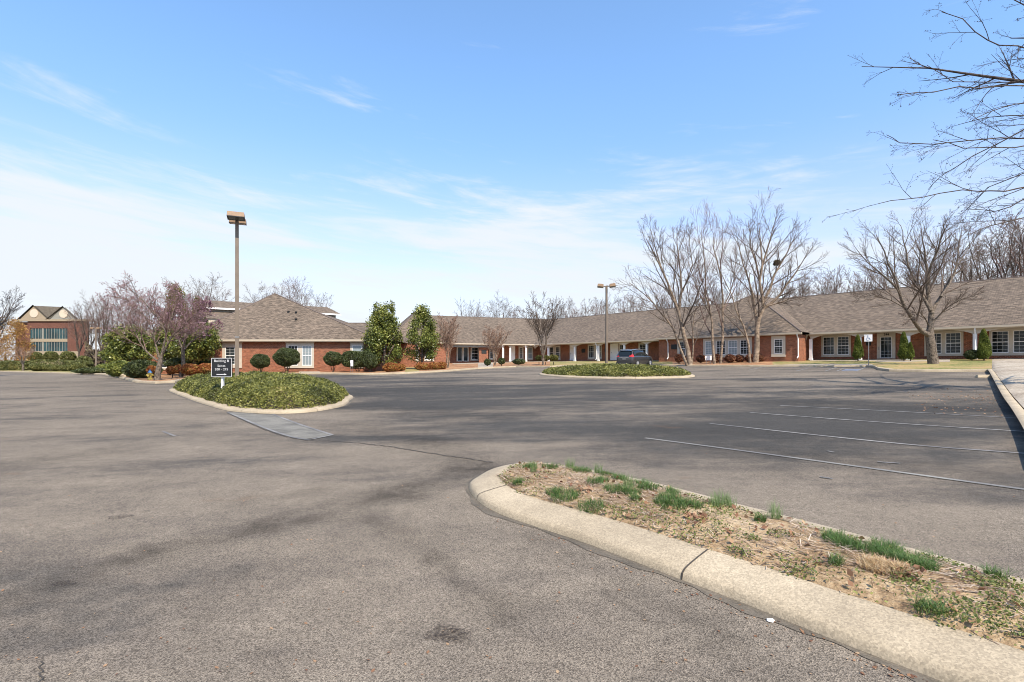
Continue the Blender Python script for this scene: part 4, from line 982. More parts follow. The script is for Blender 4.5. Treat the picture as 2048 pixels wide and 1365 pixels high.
bare_tree('birch_tree', 'widest birch with a thick forked trunk and a nest in its crown', 'tree',
    [L3([(1511, 719), (1514, 657), (1527, 617), (1519, 565), (1522, 499), (1517, 446)], YB, -.6, .28, .02, zg(1511, YB)),
     L3([(1527, 617), (1560, 590), (1592, 545), (1618, 500)], YB, -2, .17, .015), L3([(1526, 605), (1548, 551), (1575, 505), (1592, 470)], YB, -.8, .15, .015),
     L3([(1527, 615), (1568, 603), (1605, 590)], YB, -2, .10, .012), L3([(1514, 655), (1506, 591), (1486, 528), (1462, 462)], YB, -.8, .15, .015),
     L3([(1521, 545), (1540, 480), (1554, 430)], YB, -1.5, .11, .012), L3([(1519, 560), (1500, 490), (1496, 440)], YB, -2.5, .10, .012),
     L3([(1500, 719), (1487, 652), (1464, 591), (1438, 538)], YB - .5, -1, .13, .015, zg(1500, YB))], M['bark_pale'], M['twig'], cfgB, 14, M['bud'], 'birches along the right wing', bud_n=.6, minr=.0075, bud_size=.04)
n_ = leaves('bird_nest', RNG.normal(size=(700, 3)).clip(-1.7, 1.7) * np.array([.13, .13, .14]) + np.array([X_at(1551, YB), YB - .3, Z_at(527, YB)]), RNG.uniform(.08, .22, 700), 0, M['brush'])
tag(n_, 'dark bundled bird nest high in the widest birch', 'nest')
cfgC = [(10, .62, .46, .05, .09, .18, 4), (7, .45, .52, .05, .10, .12, 4), (5, .45, .6, .02, .12, .1, 3)]
YR = 36.0; zr = lawnz(X_at(1865, YR), YR) - .05
bare_tree('maple_tree', 'bare spreading tree with a thick scarred grey trunk on the lawn by the accessible sign', 'tree',
    [L3([(1867, 719), (1862, 690), (1859, 660)], YR, 0, .34, .25, zr), L3([(1860, 672), (1845, 664), (1830, 645), (1808, 612), (1797, 579), (1787, 549), (1769, 503), (1752, 470)], YR, -1.5, .19, .02),
     L3([(1860, 662), (1863, 624), (1856, 579), (1855, 545), (1849, 499), (1843, 458)], YR, .5, .22, .02), L3([(1863, 628), (1882, 593), (1892, 572), (1920, 523), (1945, 488)], YR, 1.5, .13, .015),
     L3([(1862, 622), (1835, 569), (1815, 527), (1806, 480), (1801, 450)], YR, 2, .12, .015), L3([(1855, 556), (1876, 500), (1889, 460), (1886, 442)], YR, -1.5, .10, .015),
     L3([(1797, 580), (1768, 553), (1735, 525), (1708, 492)], YR, -.5, .09, .012), L3([(1865, 645), (1895, 615), (1925, 598), (1955, 590)], YR, -1.5, .06, .012),
     L3([(1812, 618), (1780, 600), (1745, 592), (1715, 595)], YR, 1, .05, .01), L3([(1882, 594), (1910, 545), (1918, 490), (1925, 455)], YR, 2, .09, .012), L3([(1858, 652), (1840, 625), (1815, 640)], YR, -1, .05, .01)],
    M['bark'], M['twig'], cfgC, 21, M['bud'], minr=.0055, bud_n=.6, bud_size=.035)
# overhanging tree whose trunk stands right of the picture
YO = 14.0; tx, ty = 19.0, 14.5; tz = lawnz(tx, ty)
def OL(pix, ystart, dy, r0=.026): 
    n = len(pix); res = [(tx, ty, Z_at(ystart, 14.5))]
    for i, (px, py) in enumerate(pix): px += 16; y = 14.3 + dy * (i + 1) / n; res.append((X_at(px, y), y, Z_at(py, y)))
    return (res, r0, .008)
cfgO = [(10, .5, .21, -.02, .07, .2, 5), (4, .5, .45, -.02, .09, .15, 4), (3, .6, .5, -.03, .12, .15, 3)]
bare_tree('overhanging_tree', 'bare tree leaning in from beyond the right edge with long dark drooping twigs', 'tree',
    [([(tx + .3, ty, tz - .1), (tx + .1, ty, 3.0), (tx, ty, 6), (tx - .1, ty, 9.5), (tx + .2, ty + .3, 13), (tx, ty, 16)], .32, .06),
     OL([(2150, 150), (2048, 101), (1982, 91), (1934, 64), (1867, 24)], 260, -1.5), OL([(2180, 190), (2048, 158), (2008, 165), (1890, 164), (1838, 131)], 300, .8),
     OL([(2160, 180), (2048, 172), (1941, 177), (1850, 185), (1780, 190)], 320, -2.5), OL([(2160, 300), (2048, 277), (1985, 276), (1850, 289), (1783, 286), (1757, 270)], 400, 1.2),
     OL([(2150, 310), (2048, 291), (2012, 296), (1911, 297), (1850, 280)], 430, -1.0), OL([(2160, 370), (2048, 372), (1995, 383), (1938, 383), (1864, 387), (1793, 399), (1740, 408)], 470, -.8),
     OL([(2150, 360), (2048, 390), (2005, 414), (1975, 423), (1924, 419)], 450, .7), OL([(2150, 400), (2048, 432), (1965, 452), (1920, 470)], 480, -2),
     OL([(2160, 220), (2048, 250), (1985, 285), (1930, 312), (1870, 350), (1840, 380)], 350, 1.8), OL([(2170, 300), (2048, 340), (1960, 375), (1905, 430)], 400, 2.0),
     OL([(2150, 60), (2048, 22), (2012, 0), (1960, -20)], 160, -.6), OL([(2160, 20), (2048, -30), (1960, -60), (1900, -60)], 120, 1), OL([(2150, 260), (2048, 232), (1960, 235), (1900, 250)], 380, 2.5),
     OL([(2150, 240), (2048, 205), (1990, 215), (1930, 240)], 360, -.3),
     *[([(tx, ty, 4.5 + .8 * k), (tx + 2.2 * math.cos(a), ty + 2.2 * math.sin(a), 6.0 + .8 * k), (tx + 5 * math.cos(a), ty + 5 * math.sin(a), 7.2 + .85 * k)], .11, .015) for k, a in enumerate([R(v) for v in (-50, 20, 75, -20, 55, -80, 0, 40, 90, -40)])],  # limbs out of view, added to strengthen the tree's shadow on the lot
     ([(tx, ty, 7), (tx + 2, ty - 3, 10), (tx + 3, ty - 6, 12)], .10, .01), ([(tx, ty, 8), (tx + 3, ty + 3, 11), (tx + 6, ty + 5, 13)], .10, .01), ([(tx, ty, 9), (tx - 2, ty + 4, 12), (tx - 5, ty + 6, 13.5)], .09, .01),
     ([(tx, ty, 8), (tx - 1, ty - 4, 11), (tx - 3, ty - 7, 13)], .09, .01)],
    M['bark_dark'], M['twig_grey'], cfgO, 33, M['bud_dark'], minr=.0029, bud_n=2, bud_size=.028, base=(tx, ty, tz))
# redbud by the left bed
YD = 36.5; zd = lawnz(X_at(316, YD), YD) - .03
cfgD = [(15, .65, .46, .07, .10, .2, 4), (7, .6, .5, .03, .13, .15, 3), (5, .6, .55, .0, .15, .1, 3)]
bare_tree('redbud_tree', 'low bare redbud with a pale forked trunk at the kerb beside the ivy island', 'tree',
    [L3([(314, 756), (318, 735), (322, 714)], YD, 0, .22, .14, zd), L3([(315, 722), (288, 698), (271, 665), (252, 632), (230, 606)], YD, -1, .075, .012), L3([(318, 716), (309, 680), (303, 645), (300, 610)], YD, 1, .08, .012),
     L3([(323, 714), (333, 667), (316, 636), (284, 599), (262, 580)], YD, -.5, .09, .012), L3([(325, 710), (345, 672), (371, 649), (392, 628)], YD, -1.5, .075, .012), L3([(332, 668), (345, 630), (352, 600), (350, 580)], YD, 1, .07, .012),
     L3([(338, 676), (375, 660), (408, 655)], YD, 1.2, .06, .012), L3([(300, 650), (270, 615), (240, 585)], YD, 1.5, .05, .012)],
    M['bark'], M['twig_red'], cfgD, 41, M['blush'], minr=.0065, bud_n=3, bud_size=.06)
# blossoming redbud behind it
YE = 41.0
rb = bare_tree('redbud_tree', 'redbud covered in purple-pink blossom in front of the left wing roof', 'tree',
    [L3([(362, 742), (366, 700)], YE, 0, .16, .12, .5), L3([(366, 702), (350, 660), (332, 625)], YE, 0, .09, .012), L3([(366, 702), (380, 655), (398, 618)], YE, -1, .09, .012), L3([(366, 702), (400, 670), (436, 650)], YE, 1, .08, .012), L3([(366, 702), (372, 650), (368, 606)], YE, 1, .08, .012), L3([(352, 665), (330, 640), (312, 622)], YE, -1, .06, .012), L3([(372, 650), (395, 630), (418, 615)], YE, -1, .06, .012)],
    M['bark'], M['twig_red'], [(9, .6, .42, .05, .12, .2, 4), (7, .6, .5, .02, .14, .15, 3), (5, .6, .55, .0, .15, .1, 3)], 43, M['redbud'], minr=.009, bud_n=4, bud_size=.07)
YM = 55.0
def vase(px, py, top, w_, Y, n, label, name, twig, seed, r=.09, cfg=None, grp=None, bark_=None, fork=0.12, bud=None, bn=.8):
    z0 = lawnz(X_at(px, Y), Y) - .05; lim = []; rnd = random.Random(seed); xb = X_at(px, Y); zt_ = Z_at(top, Y); wr = w_ / F * Y / 2
    for i in range(n):
        a = 2 * math.pi * i / n + rnd.uniform(-.3, .3); k = rnd.uniform(.35, 1.0); hx = math.cos(a) * wr * k; hy = math.sin(a) * wr * k
        h_ = zt_ - z0; top_z = z0 + h_ * rnd.uniform(.82, 1.0) * (1 - .18 * k)
        lim.append(([(xb + .05 * math.cos(a), Y + .05 * math.sin(a), z0 + h_ * fork * (0 if fork < .1 else 1)), (xb + hx * .25, Y + hy * .25, z0 + h_ * (.3 + fork)), (xb + hx * .62, Y + hy * .62, z0 + h_ * .62), (xb + hx, Y + hy, top_z)], r * rnd.uniform(.6, 1), .012))
    if fork >= .1: lim.insert(0, ([(xb, Y, z0), (xb, Y, z0 + h_ * (fork + .03))], r * 1.9, r * 1.5))
    return bare_tree(name, label, 'tree', lim, bark_ or M['bark'], twig, cfg or [(9, .5, .38, .10, .10, .25, 4), (6, .5, .5, .06, .12, .15, 3), (4, .5, .55, .03, .14, .1, 3)], seed, bud or M['bud'], group=grp, base=(xb, Y, z0), minr=.010, bud_n=bn)
vase(1086, 722, 588, 100, 56, 8, 'bare vase-shaped tree in front of the porch left of the island', 'maple_tree', M['twig'], 51, .065)
vase(896, 735, 628, 62, 53, 8, 'bare tan crape myrtle right of the holly trees', 'crape_myrtle', M['twig_tan'], 52, .045, fork=0.0, grp='crape myrtles at the entrance', bark_=M['bark_pale'])
vase(990, 727, 648, 60, 60, 8, 'bare tan crape myrtle right of the recessed entrance', 'crape_myrtle', M['twig_tan'], 53, .045, fork=0.0, grp='crape myrtles at the entrance', bark_=M['bark_pale'])
vase(46, 742, 690, 70, 88, 5, 'small bare pale-stemmed tree on the far left verge', 'young_tree', M['twig_tan'], 54, .10, fork=.25)
# background trees: four built, the rest copied
cfgF = [(8, .6, .42, .08, .12, .2, 3), (5, .6, .5, .04, .14, .15, 3), (5, .6, .55, .02, .15, .1, 2)]
def far_tree(seed, h_, spread, twig, label, grp, bud):
    rnd = random.Random(seed); lim = [([(0, 0, 0), (0, 0, h_ * .3)], .30, .22)]
    for i in range(7):
        a = 2 * math.pi * i / 7 + rnd.uniform(-.4, .4); k = rnd.uniform(.35, 1) * spread
        lim.append(([(0, 0, h_ * .27), (math.cos(a) * k * .4, math.sin(a) * k * .4, h_ * .5), (math.cos(a) * k * .8, math.sin(a) * k * .8, h_ * .75), (math.cos(a) * k, math.sin(a) * k, h_ * rnd.uniform(.85, 1.0))], .15, .02))
    return bare_tree('woodland_tree', label, 'tree', lim, M['bark_dark'], twig, cfgF, seed, bud, group=grp, base=(0, 0, 0), minr=.0145, bud_n=.5, bud_size=.10)
GT = 'bare trees beyond the long roofs'; GL = 'bare tree in the wood behind the roofs, thin grey-brown twigs above the ridge'
prot = [far_tree(61, 18, 5.0, M['twig'], GL, GT, M['bud']), far_tree(62, 18, 4.0, M['twig_red'], GL, GT, M['bud']), far_tree(63, 18, 6.0, M['twig'], GL, GT, M['bud']), far_tree(64, 18, 3.4, M['twig_red'], GL, GT, M['bud'])]
used = set()
def place_far(k, px, top, Y, label=None, grp=GT):
    top = top + (14 if px > 1240 else 4); x = X_at(px, Y); z = min(P(x, Y), 1.6) - .35; s_ = (Z_at(top, Y) - z) / 18.0; rz = random.uniform(0, 6.28)
    if k in used: copy_tree(prot[k], (x, Y, z), label or GL, grp, rz, (s_, s_, s_))
    else:
        used.add(k); r = prot[k]; r.location = (x, Y, z); r.rotation_euler = (0, 0, rz); r.scale = (s_,) * 3
        if label: r['label'] = label; r['group'] = grp
random.seed(5)
far_list = [(940, 606, 118), (958, 616, 122), (1003, 604, 116), (1030, 622, 124), (1115, 606, 122), (1150, 610, 120), (1172, 604, 126), (1198, 612, 118), (1225, 596, 122), (1262, 580, 115), (1300, 590, 112), (1335, 566, 120),
    (1375, 575, 112), (1415, 562, 122), (1455, 566, 118), (1500, 570, 110), (1545, 560, 108), (1590, 540, 112), (1630, 552, 106), (1668, 535, 104), (1708, 540, 100), (1752, 530, 96), (1800, 520, 98), (1850, 512, 94), (1900, 500, 92), (1950, 485, 88),
    (1998, 448, 80), (2040, 425, 78), (2100, 430, 78), (2160, 420, 76)]
for i, (px, top, Y) in enumerate(far_list): place_far(i % 4 if i < 30 else (0 if i % 2 else 2), px, top, Y)
G2 = 'bare trees behind the left wing'; L2 = 'bare tree rising behind the left hip roof'
for i, (px, top, Y) in enumerate([(392, 560, 92), (425, 578, 96), (532, 582, 104), (585, 566, 106), (628, 584, 108)]): place_far(i % 4, px, top, Y, L2, G2)
G3 = 'bare trees beside the far office'; L3_ = 'tall bare tree between the far brick office and the redbud'
for i, (px, top, Y) in enumerate([(158, 616, 118), (180, 606, 112), (203, 596, 100), (228, 604, 110), (256, 606, 104), (210, 650, 86), (286, 606, 108)]): place_far((i * 3 + 1) % 4, px, top, Y, L3_, G3)

# ------------------------------------------------------------------ leafy trees and shrubs
def crown_points(n, prof, h_, r_, clumps=60, spread=.22, rnd=None, hollow=.55):
    # prof(t): relative radius at relative height t
    rng = rnd or RNG; t_ = rng.random(clumps); a = rng.uniform(0, 2 * np.pi, clumps)
    rr = np.array([prof(x) for x in t_]) * r_ * rng.uniform(hollow, 1.0, clumps)
    w_ = np.array([prof(x) for x in t_]) + .15; w_ /= w_.sum()
    c = np.stack([np.cos(a) * rr, np.sin(a) * rr, t_ * h_], 1); k = rng.choice(clumps, n, p=w_)
    g = rng.normal(size=(n, 3)); g /= np.linalg.norm(g, axis=1, keepdims=True); g *= (rng.random((n, 1)) ** .5) * spread * r_ * rng.uniform(.7, 1.3, (clumps, 1))[k]
    return c[k] + g
def leafy_tree(name, label, px, Y, y0, top, w_, prof, mat, n=9000, size=.14, trunk=.12, group=None, clumps=70, spread=.3, gz=None, ypx_base=None):
    x = X_at(px, Y); z0 = lawnz(x, Y) if gz is None else gz; zb, zt_ = Z_at(y0, Y), Z_at(top, Y); r_ = w_ / F * Y / 2
    root = thing(name, label, 'tree', (x, Y, z0), group)
    mb = MB(); mb.cyl((x, Y, z0 - .1), (x + .05, Y, zb + (zt_ - zb) * .3), trunk, trunk * .7, n=8); mb.cyl((x + .04, Y, zb - .1), (x + r_ * .4, Y, zb + (zt_ - zb) * .3), trunk * .6, trunk * .3, n=7); mb.cyl((x, Y, zb - .1), (x - r_ * .4, Y + .1, zb + (zt_ - zb) * .35), trunk * .6, trunk * .3, n=7)
    mb.build('trunk', M['bark_dark'], root, smooth=True)
    pts = crown_points(n, prof, zt_ - zb, r_ * .86, clumps, spread) + np.array([x, Y, zb])
    leaves('crown', pts, RNG.uniform(size * .6, size * 1.25, n), .35, mat, root)
    return root
cone = lambda t: (1 - t) ** .5 * min(1, .6 + t * 3.2)
cone2 = lambda t: (1 - t) ** .85 * min(1, .6 + t * 3)
ball = lambda t: math.sqrt(max(0, 1 - (2 * t - 1) ** 2)) ** .8
h1 = leafy_tree('holly_tree', 'largest dark green holly with twin pointed tops in front of the left wing', 768, 49, 724, 612, 100, cone, M['holly'], 15000, .17, .16, clumps=85, spread=.30)
for dx, tp in ((-14, 600), (16, 603)):
    pts = crown_points(1500, cone2, 2.6, .62, 22, .42) + np.array([X_at(768 + dx, 49), 49, Z_at(tp, 49) - 2.6]); leaves('crown', pts, RNG.uniform(.08, .2, 1500), .35, M['holly'], h1)
h2 = leafy_tree('holly_tree', 'pointed green holly between the twin-topped holly and the crape myrtle', 844, 51, 715, 618, 86, cone, M['holly'], 11000, .17, .14, clumps=70, spread=.32)
pts = crown_points(900, cone2, 2.2, .45, 18, .45) + np.array([X_at(846, 51), 51, Z_at(606, 51) - 2.2]); leaves('crown', pts, RNG.uniform(.08, .2, 900), .35, M['holly'], h2)
leafy_tree('magnolia_tree', 'dense broad-leaved green tree left of the redbud', 256, 52, 734, 658, 88, ball, M['holly'], 13000, .24, .16, clumps=110, spread=.32)
leafy_tree('holly_tree', 'round-headed dark green tree beside the left wing corner', 388, 47, 716, 645, 98, ball, M['holly'], 14000, .19, .15, clumps=120, spread=.3)
leafy_tree('holly_tree', 'dark green tree between the redbud trunk and the purple blossom', 338, 50, 720, 650, 60, ball, M['holly'], 8000, .2, .15, clumps=80, spread=.3)
leafy_tree('cedar_tree', 'tall yellow-green conical tree behind the redbud', 352, 58, 690, 573, 64, cone, M['olive'], 12000, .2, .18, clumps=120, spread=.3)
leafy_tree('cedar_tree', 'slim olive-green tree right of the yellow-green conical tree', 395, 62, 690, 596, 46, cone, M['olive'], 6000, .2, .16, clumps=70, spread=.3)
leafy_tree('autumn_tree', 'yellow-orange leaved tree in front of the far office', 10, 100, 738, 640, 92, ball, M['yellowleaf'], 9000, .26, .2, clumps=160, spread=.3)
vase(-18, 745, 560, 110, 60, 7, 'dark bare tree reaching in at the left edge', 'bare_tree', M['twig_grey'], 77, .14, bud=M['bud_dark'], bn=3, fork=.2)
# brush between the far office and the redbud
n = 9000; px_ = RNG.uniform(170, 300, n); yy = RNG.uniform(98, 116, n); hz_ = (RNG.random(n) ** 1.3) * (5.5 + 1.5 * np.sin(px_ * .09))
tag(leaves('brush', np.column_stack([(px_ - CX) / F * yy, yy, hz_ + .3]), RNG.uniform(.15, .6, n), 0.0, M['brush'], elong=1.6), 'brown tangled undergrowth between the far office and the redbud', 'brush', kind='stuff')
# shrubs
def shrub(name, label, px, Y, y0, top, w_, mat, n=2500, size=.09, group=None, stem=True, squash=1.0, shape='ball', dz=0.0, depth=None):
    n = int(n * 1.9); size *= 1.12; x = X_at(px, Y); z0 = lawnz(x, Y); zb, zt_ = Z_at(y0, Y), Z_at(top, Y); r_ = w_ / F * Y / 2
    zb = max(zb, z0 - .1); root = thing(name, label, 'shrub', (x, Y, z0), group); rd = depth or r_
    g = RNG.normal(size=(n, 3)); g /= np.linalg.norm(g, axis=1, keepdims=True)
    if shape == 'block': g = g / (np.abs(g) ** 3.6).sum(1, keepdims=True) ** (1 / 3.6)
    if shape == 'flame':
        t_ = RNG.random(n); a = RNG.uniform(0, 6.283, n); q = (np.minimum(1, t_ * 3.2 + .5) * (1 - t_) ** .6) * (.88 + .12 * np.sin(a * 3 + t_ * 9))
        g = np.stack([np.cos(a) * q, np.sin(a) * q, 2 * t_ - 1], 1)
    k = (RNG.random((n, 1)) ** .35 * .42 + .60) * (1 + .045 * np.sin(g[:, :1] * 9 + 2) * np.cos(g[:, 2:] * 8)) * (1 + .05 * np.sin(g[:, :1] * 5 + g[:, 2:] * 4)); hh = (zt_ - zb) / 2
    pts = g * k * np.array([r_, rd, hh]) + np.array([x, Y, zb + hh])
    pts = pts[pts[:, 2] > z0 + .01]
    leaves('foliage', pts, RNG.uniform(size * .6, size * 1.3, len(pts)), .0, mat, root, bias=None)
    if stem:
        mb = MB()
        for q in range(4): a = q * 1.7; mb.cyl((x + .04 * math.cos(a), Y + .04 * math.sin(a), z0 - .05), (x + r_ * .45 * math.cos(a), Y + rd * .45 * math.sin(a), zb + hh * .9), .035, .02, n=6)
        mb.build('stem', M['bark_dark'], root)
    else:
        mb = MB(); mb.cyl((x, Y, z0 - .05), (x, Y, z0 + hh), .05, .03, n=6); mb.build('stem', M['bark_dark'], root)
    return root
GS = 'clipped shrubs along the left wing'
shrub('clipped_shrub', 'smallest round clipped shrub, first from the lamp post', 521, 47.3, 737, 708, 36, M['box'], 5200, .075, GS, depth=.8)
shrub('clipped_shrub', 'largest round clipped shrub in front of the paired window', 574, 47.5, 733, 696, 50, M['box'], 8500, .08, GS, depth=1.1)
shrub('clipped_shrub', 'round clipped shrub on a short stem left of the long clipped hedge', 666, 47.6, 732, 703, 35, M['box'], 5200, .075, GS, depth=.8)
shrub('clipped_hedge', 'long rounded clipped hedge below the right window of the left wing', 716, 47.6, 735, 703, 62, M['box'], 10000, .085, GS, shape='block', depth=1.0)
shrub('clipped_shrub', 'round clipped shrub at the right end of the long clipped hedge', 741, 46.8, 738, 707, 28, M['box'], 4200, .08, GS, depth=.8)
GN = 'orange-red low shrubs in the beds'
for i, (px, Y, y0, tp, w_, lb) in enumerate([(783, 45.5, 745, 726, 34, 'orange-red shrub under the twin-topped holly'), (800, 46.5, 742, 728, 22, 'small orange-red shrub at the foot of the twin-topped holly, right side'), (845, 48.5, 741, 726, 30, 'yellow-orange shrub under the second holly'),
    (868, 49, 740, 725, 26, 'orange shrub between the second holly and the crape myrtle'), (884, 49.5, 739, 724, 18, 'reddish shrub at the foot of the crape myrtle'), (414, 41.5, 748, 727, 36, 'yellow-orange shrub left of the black sign'), (380, 41, 749, 728, 36, 'orange-red shrub under the purple redbud'),
    (345, 41, 748, 733, 22, 'dark red shrub just right of the redbud trunk'), (360, 42, 747, 730, 20, 'red-brown shrub behind the redbud trunk'), (304, 42, 748, 732, 18, 'reddish shrub just left of the redbud trunk')]):
    shrub('low_shrub', lb, px, Y, y0, tp, w_, M['nandina'], 1800, .10, GN, stem=False)
GD = 'dark red-brown shrubs below the projecting room'
for i, (px, w_) in enumerate([(1358, 16), (1378, 18), (1402, 18), (1433, 18), (1460, 20), (1479, 18), (1501, 20), (1518, 18), (1537, 20), (1558, 20)]):
    shrub('low_shrub', 'low dark red-brown shrub, %s in the row below the projecting room' % ('first from the left', 'second from the left', 'third from the left', 'fourth from the left', 'fifth from the left', 'fifth from the right', 'fourth from the right', 'third from the right', 'second from the right', 'first from the right')[i],
          px, 50.4 if px > 1440 else 51.6, 725, 708 + (i % 3), w_, M['nandina_dark'], 700, .11, GD, stem=False)
for px, w_, tp, lb, Yq in [(1716, 22, 669, 'slim pointed arborvitae at the porch post left of the glazed door', 44.2), (1808, 24, 663, 'slim pointed arborvitae at the porch post right of the glazed door', 42.0), (1821, 15, 684, 'short bright arborvitae beside the taller one at the porch post', 41.0), (1968, 28, 657, 'pointed arborvitae at the last porch post on the right', 38.4)]:
    shrub('arborvitae', lb, px, Yq, 718, tp, w_, M['arbor'], 5200, .075, 'arborvitae along the porch', stem=False, shape='flame')
shrub('low_shrub', 'dark round shrub at the downspout left of the last arborvitae', 1944, 39.0, 719, 700, 24, M['box'], 1500, .09, stem=False)
for px, Y, y0, tp, w_, lb in [(1091, 58, 722, 711, 16, 'low yellow-green shrub just right of the vase-shaped tree'), (1107, 58, 722, 710, 20, 'yellow-green shrub under the paired porch window'), (1078, 60, 722, 711, 14, 'small yellow-green shrub just left of the vase-shaped tree'), (1038, 62, 729, 718, 26, 'dark green low shrub between the first porch posts'), (975, 58, 731, 718, 14, 'dark green shrub left of the second crape myrtle'), (1003, 58, 729, 716, 14, 'dark green shrub right of the second crape myrtle')]:
    shrub('low_shrub', lb, px, Y, y0, tp, w_, M['olive'] if 'yellow' in lb else M['box'], 1100, .10, 'low green shrubs before the porch', stem=False)
GJ = 'spreading green shrubs on the left verge'
for px, Y, y0, tp, w_, lb in [(186, 61, 752, 736, 66, 'low dark spreading juniper nearest the street on the left verge'), (246, 47, 757, 722, 40, 'round green shrub below the broad-leaved tree'), (286, 43, 759, 720, 56, 'wide dark green shrub left of the redbud trunk'), (366, 49, 738, 716, 60, 'dark green shrub behind the orange shrubs'), (215, 64, 744, 728, 30, 'dull green mound shrub behind the low juniper'), (425, 51, 738, 716, 36, 'dark shrub at the left wing corner')]:
    shrub('spreading_shrub', lb, px, Y, y0, tp, w_, M['box'] if 'dark' in lb else M['holly'], 3600, .13, GJ, stem=False, depth=1.6)
GH = 'shrubs before the far office'
for px, tp, y0, w_, Y, lb in [(76, 727, 742, 22, 84, 'largest of the low round shrubs before the far office'), (98, 730, 742, 14, 84, 'second low round shrub before the far office, right of the largest'), (119, 731, 743, 15, 82, 'third low round shrub before the far office'), (137, 731, 743, 15, 80, 'fourth low round shrub before the far office'), (156, 727, 744, 18, 78, 'round shrub at the right end of the low row before the far office'),
    (71, 704, 724, 24, 112, 'left of the three tall dark domed shrubs against the far office'), (102, 703, 724, 24, 112, 'middle of the three tall dark domed shrubs against the far office'), (136, 703, 724, 26, 112, 'right of the three tall dark domed shrubs against the far office'), (168, 712, 740, 26, 96, 'dark evergreen shrub right of the far office'),
    (30, 722, 742, 60, 96, 'long green hedge at the left edge before the far office'), (100, 720, 738, 90, 98, 'long green hedge in the middle before the far office'), (160, 722, 742, 40, 92, 'short green hedge beside the low round shrubs')]:
    shrub('verge_shrub', lb, px, Y, y0, tp, w_, M['verge'], 2600, .19, GH, stem=False, shape='block' if 'hedge' in lb else 'ball', depth=1.4)

# ------------------------------------------------------------------ plants of the near island
def blades(pos, hgt, wd, lean, mat, name, nseg=3, parent=None, label=None, flatness=0.0):
    pos = np.asarray(pos, float); n = len(pos); a = RNG.uniform(0, 6.283, n); dx, dy = np.cos(a), np.sin(a)
    h_ = RNG.uniform(.5, 1.15, n) * hgt; ln = RNG.uniform(.3, 1.2, n) * lean * h_; wv = np.stack([-dy, dx, np.zeros(n)], 1)
    V = []
    for k in range(nseg):
        u = k / nseg; c = pos + np.stack([dx * ln * u * u, dy * ln * u * u, h_ * u * (1 - .25 * u * lean)], 1); ww = (wd * (1 - u * .7))
        V += [c - wv * ww / 2, c + wv * ww / 2]
    tip = pos + np.stack([dx * ln, dy * ln, h_ * (1 - .25 * lean)], 1); V.append(tip)
    V = np.stack(V, 1); m_ = V.shape[1]; V = V.reshape(-1, 3); Fc = []; b0 = np.arange(n) * m_
    for k in range(nseg - 1): Fc.append(np.stack([b0 + 2 * k, b0 + 2 * k + 1, b0 + 2 * k + 3, b0 + 2 * k + 2], 1))
    Fc.append(np.stack([b0 + 2 * nseg - 2, b0 + 2 * nseg - 1, b0 + 2 * nseg, b0 + 2 * nseg], 1)); Fc = np.concatenate(Fc)
    # triangles as degenerate quads are dropped by validate, so split the tip quad into two thin ones
    last = np.stack([b0 + 2 * nseg - 2, b0 + 2 * nseg - 1, b0 + 2 * nseg], 1)
    q = Fc[:-n]; tri = np.concatenate([np.stack([q[:, 0], q[:, 1], q[:, 2]], 1), np.stack([q[:, 0], q[:, 2], q[:, 3]], 1), last])
    return npmesh(name, V, tri, mat, parent)
def iz(x, y): return soil_z(np.stack([np.atleast_1d(x), np.atleast_1d(y)], 1))
def on_soil(px, py, dz=.17): return ray(px, py, dz)
def scatter(cx, cy, r, n, ell=1.0, ang=-.78):
    a = RNG.uniform(0, 6.283, n); q = np.sqrt(RNG.random(n)) * r; u = q * np.cos(a) * ell; v = q * np.sin(a)
    return np.stack([cx + u * math.cos(ang) - v * math.sin(ang), cy + u * math.sin(ang) + v * math.cos(ang)], 1)
tufts = [(1130, 992, .13), (1182, 1012, .11), (1108, 985, .07), (1190, 972, .08), (1232, 984, .11), (1262, 990, .09), (1295, 978, .09), (1285, 968, .07), (1340, 1000, .09), (1350, 1018, .10), (1325, 1010, .07), (1370, 1012, .07), (1165, 941, .10), (1100, 936, .09), (1060, 936, .08), (1215, 948, .09), (1240, 958, .08), (1205, 966, .06),
    (1035, 965, .05), (1300, 955, .06), (1680, 1088, .10), (1695, 1096, .09), (1665, 1080, .06), (1735, 1104, .08), (1760, 1108, .07), (1790, 1116, .08), (1835, 1132, .09), (1850, 1138, .06), (1815, 1125, .07), (1780, 1098, .07), (1770, 1085, .07), (1848, 1100, .06), (1865, 1108, .05), (1672, 1130, .04), (1860, 1215, .06), (1990, 1150, .05), (1345, 985, .06), (1270, 1003, .05), (1390, 1018, .05), (1520, 1045, .04)]
pp = []
for px, py, r in tufts:
    cx, cy = on_soil(px, py); pp.append(scatter(cx, cy, r * 1.15, int(24000 * r * r + 110), 1.0))
pp = np.concatenate(pp); pp = pp[inside(pp, in1)]
tag(blades(np.column_stack([pp, iz(*pp.T)]), .09, .0035, 1.0, M['grass'], 'grass'), 'dark green grass tufts growing in the near concrete island', 'grass', kind='stuff')
pp = []
for px, py, r in [(1445, 1008, .07), (1462, 1005, .05), (1430, 1012, .05), (1550, 1035, .05), (1590, 1032, .06), (1735, 1068, .04), (1758, 1072, .06), (1790, 1074, .06), (1775, 1070, .06), (1140, 935, .05), (1068, 945, .04), (1195, 945, .05), (1285, 955, .04), (1258, 975, .05), (1800, 1080, .05)]:
    cx, cy = on_soil(px, py); pp.append(scatter(cx, cy, r, int(16000 * r * r + 70), 1.2))
pp = np.concatenate(pp); pp = pp[inside(pp, in1)]
tag(blades(np.column_stack([pp, iz(*pp.T)]), .16, .003, .45, M['grass_pale'], 'tall_grass'), 'tall pale green grass wisps along the far side of the near island', 'grass', kind='stuff')
